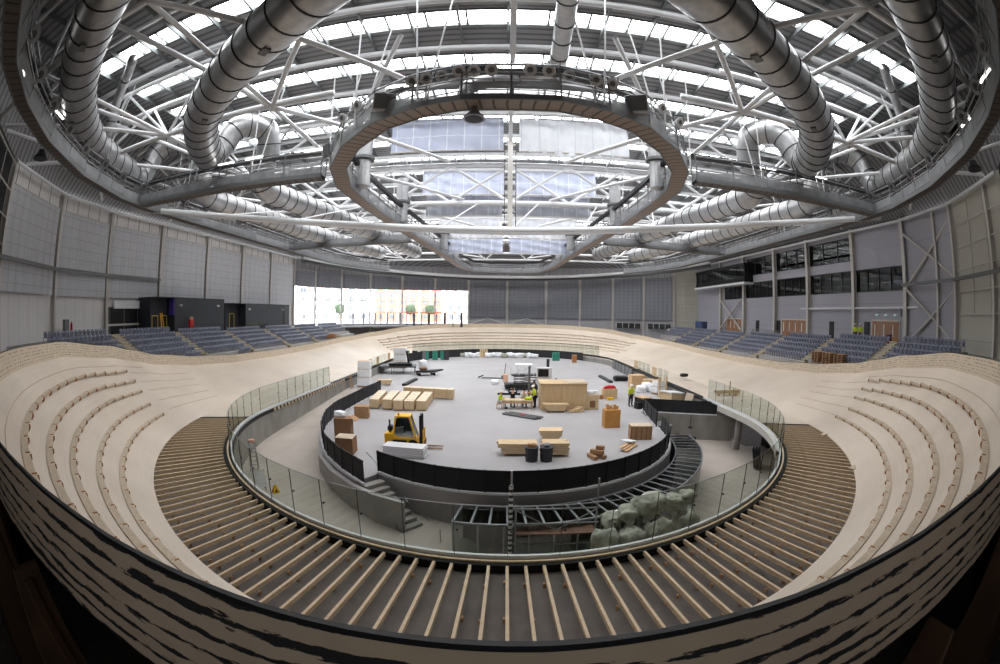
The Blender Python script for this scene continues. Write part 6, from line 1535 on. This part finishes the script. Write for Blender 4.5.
gantry('oval lighting gantry hung in the middle of the roof', ring_pts, True, 1.0, 'gdeck', hang=[(-10.5, 24), (-7, 18.6), (-3.5, 16.4), (3.8, 16.4), (7.3, 18.6), (10.9, 24), (-11.8, 33), (12, 33), (-11.2, 44), (11.6, 44)])
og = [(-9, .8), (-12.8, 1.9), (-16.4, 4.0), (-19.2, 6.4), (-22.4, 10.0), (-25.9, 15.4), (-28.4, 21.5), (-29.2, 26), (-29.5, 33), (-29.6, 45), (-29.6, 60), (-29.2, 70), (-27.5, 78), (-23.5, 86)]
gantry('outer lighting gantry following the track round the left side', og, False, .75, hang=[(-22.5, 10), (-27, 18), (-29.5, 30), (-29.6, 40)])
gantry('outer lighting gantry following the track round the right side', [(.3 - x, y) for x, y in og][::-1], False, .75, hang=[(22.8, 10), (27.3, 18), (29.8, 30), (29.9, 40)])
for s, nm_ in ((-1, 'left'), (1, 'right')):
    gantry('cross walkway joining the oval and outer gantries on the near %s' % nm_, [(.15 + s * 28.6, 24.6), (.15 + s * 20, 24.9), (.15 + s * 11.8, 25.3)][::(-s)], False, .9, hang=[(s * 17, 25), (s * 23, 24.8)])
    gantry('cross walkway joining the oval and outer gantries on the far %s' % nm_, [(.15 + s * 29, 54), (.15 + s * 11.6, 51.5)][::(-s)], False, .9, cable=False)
# lamps on the oval gantry
def look(v):
    v = Vector(v).normalized(); return v
lp = [(412, 81), (426.6, 78.6), (442, 76), (459, 71), (474, 71), (491.5, 70), (530, 70), (549, 71), (569, 76), (596, 80), (612, 84), (661.5, 108), (679, 122), (358, 105), (343, 118)]
for i, (px, py) in enumerate(sorted(lp)):
    c = at(px, py, z=GZ + 1.45); d = (Vector((0, 0, 0)) + Vector((0, -1.0, -.45))).normalized() if 400 < px < 620 else Vector((.5 if px > 600 else -.5, -.8, -.4)).normalized()
    t = thing('floodlight', 'round floodlight on the near end of the oval gantry, %s from the left' % nth(i + 1), 'floodlight', c, 0, 'floodlights on the oval gantry')
    mb = MB(); mb.lathe((0, 0, 0), [(.08, -.22), (.18, -.1), (.26, .02), (.28, .08), (.25, .1)], 18, axis=d); lpart('housing', mb, M['sheetw'], t, smooth=False)
    mb = MB(); mb.lathe(d * .09, [(.22, 0), (.05, .02)], 18, axis=d); lpart('lens', mb, M['dullsteel'], t)
    mb = MB(); mb.bar((-.3, 0, 0), (-.3, .05, .4), .04); mb.bar((.3, 0, 0), (.3, .05, .4), .04); mb.bar((-.3, .05, .4), (.3, .05, .4), .04); lpart('yoke', mb, M['black'], t)
for i, (px, py, rz) in enumerate(((384, 103, .35), (637, 105, -.35))):
    t = thing('loudspeaker', 'big grey loudspeaker box on the oval gantry, %s one' % ('left' if i == 0 else 'right'), 'loudspeaker', at(px, py, z=GZ + .9), rz)
    mb = MB(); mb.box((0, 0, 0), (1.05, .8, .85), M=Matrix.Rotation(.35, 3, 'X')); lpart('cabinet', mb, M['white'], t, bevel=.03); mb = MB(); mb.box((0, -.40, -.1), (.92, .04, .72), M=Matrix.Rotation(.35, 3, 'X')); lpart('grille', mb, M['dullsteel'], t)
for i, (px, py, s) in enumerate(((331, 150, -1), (668, 150, 1), (346, 140, -1), (655, 140, 1))):
    t = thing('loudspeaker', 'white box speaker at the bend of the oval gantry, %s' % ('left outer', 'right outer', 'left inner', 'right inner')[i], 'loudspeaker', at(px, py, z=GZ + 1.5), .6 * s)
    mb = MB(); mb.box((0, 0, 0), (.8, .7, .9), M=Matrix.Rotation(.3, 3, 'X')); lpart('cabinet', mb, M['steel'], t, bevel=.03); mb = MB(); mb.box((0, -.36, -.1), (.7, .03, .75), M=Matrix.Rotation(.3, 3, 'X')); lpart('grille', mb, M['dullsteel'], t)
t = thing('cone_loudspeaker', 'grey cone loudspeaker hanging below the near end of the oval gantry', 'loudspeaker', at(474, 119, z=GZ - .6), 0)
mb = MB(); mb.lathe((0, 0, 0), [(.28, 0), (.48, .0), (.46, .08), (.27, .24), (.18, .4), (.16, .56)], 20); lpart('horn', mb, M['steel'], t); mb = MB(); mb.lathe((0, 0, -.02), [(.38, 0), (.2, .02)], 20); lpart('mouth', mb, M['black'], t)
for i, (px, py, s) in enumerate(((118, 157, 0), (976, 172, 0))):
    t = thing('cone_loudspeaker', 'dark cone loudspeaker hanging below the outer gantry on the %s' % ('left' if i == 0 else 'right'), 'loudspeaker', at(40 if i == 0 else 975, 159 if i == 0 else 170, z=GZ - .5), 0)
    mb = MB(); mb.lathe((0, 0, 0), [(.36, 0), (.5, .0), (.48, .1), (.3, .3), (.2, .5)], 16); lpart('horn', mb, M['darkgrey'], t)
# floodlights along the outer gantries
def path_at(P, f):
    L = [0]
    for a, b in zip(P, P[1:]): L.append(L[-1] + (Vector(b) - Vector(a)).length)
    s = f * L[-1]
    for i in range(len(P) - 1):
        if s <= L[i + 1]: return Vector(P[i]).lerp(Vector(P[i + 1]), (s - L[i]) / (L[i + 1] - L[i]))
    return Vector(P[-1])
for s, nm_ in ((-1, 'left'), (1, 'right')):
    for i in range(14):
        p = path_at(og, .06 + .035 * i); x = p.x if s < 0 else .3 - p.x
        t = thing('floodlight', 'round floodlight on the outer gantry on the %s, %s from the camera' % (nm_, nth(i + 1)), 'floodlight', (x + .5 * (-s), p.y, GZ + 1.5), 0, 'floodlights on the outer gantries')
        d = Vector((-s * .8, .2, -.55)).normalized(); mb = MB(); mb.lathe((0, 0, 0), [(.12, -.35), (.3, -.12), (.40, .02), (.42, .1), (.38, .12)], 14, axis=d); lpart('housing', mb, M['dullsteel'], t)
        mb = MB(); mb.lathe(d * .11, [(.34, 0), (.05, .02)], 14, axis=d); lpart('lens', mb, M['darkgrey'], t)
# fluorescent tubes
ft = [(20, 69, 26, 'at the far left of the outer gantry'), (59, 114, 26, 'on the outer gantry below the left duct'), (401, 86, 0, 'on the oval gantry left of the floodlights'), (514, 67, 0, 'at the middle of the oval gantry'), (621, 88, 0, 'on the oval gantry right of the floodlights'), (254, 158, 0, 'on the near left cross walkway'), (226, 164, 0, 'further out on the near left cross walkway'), (314, 150, 0, 'near the oval on the left cross walkway'), (768, 168, 0, 'on the near right cross walkway'), (820, 178, 0, 'further out on the near right cross walkway'), (985, 76, 26, 'at the far right of the outer gantry'), (966, 122, 26, 'on the outer gantry beside the right duct')]
for i, (px, py, _r, lab) in enumerate(ft):
    c = at(px, py, z=GZ + 1.85); t = thing('tube_lamp', 'lit fluorescent tube ' + lab, 'lamp', c, 0 if _r == 0 else math.radians(-60 if px < 500 else 60))
    mb = MB(); mb.tube([(-.7, 0, 0), (.7, 0, 0)], .06, 8); lpart('tube', mb, M['tubelight'], t); mb = MB(); mb.box((0, 0, .09), (1.5, .12, .06)); lpart('batten', mb, M['white'], t)

# ------------------------------------------------------------------ light and view
w = bpy.data.worlds.new('world'); scene.world = w; w.use_nodes = True
nt = w.node_tree; bg = nt.nodes['Background']; bg.inputs[0].default_value = (0.93, 0.965, 1.0, 1); bg.inputs[1].default_value = 9.0
scene.view_settings.view_transform = 'Standard'; scene.view_settings.look = 'None'; scene.view_settings.exposure = 0.42; scene.view_settings.gamma = 1.0
scene.view_settings.use_curve_mapping = False
c = scene.cycles
c.max_bounces = 7; c.diffuse_bounces = 4; c.glossy_bounces = 3; c.transmission_bounces = 4; c.transparent_max_bounces = 24
c.use_denoising = True; c.sample_clamp_indirect = 4.0; c.caustics_reflective = False; c.caustics_refractive = False
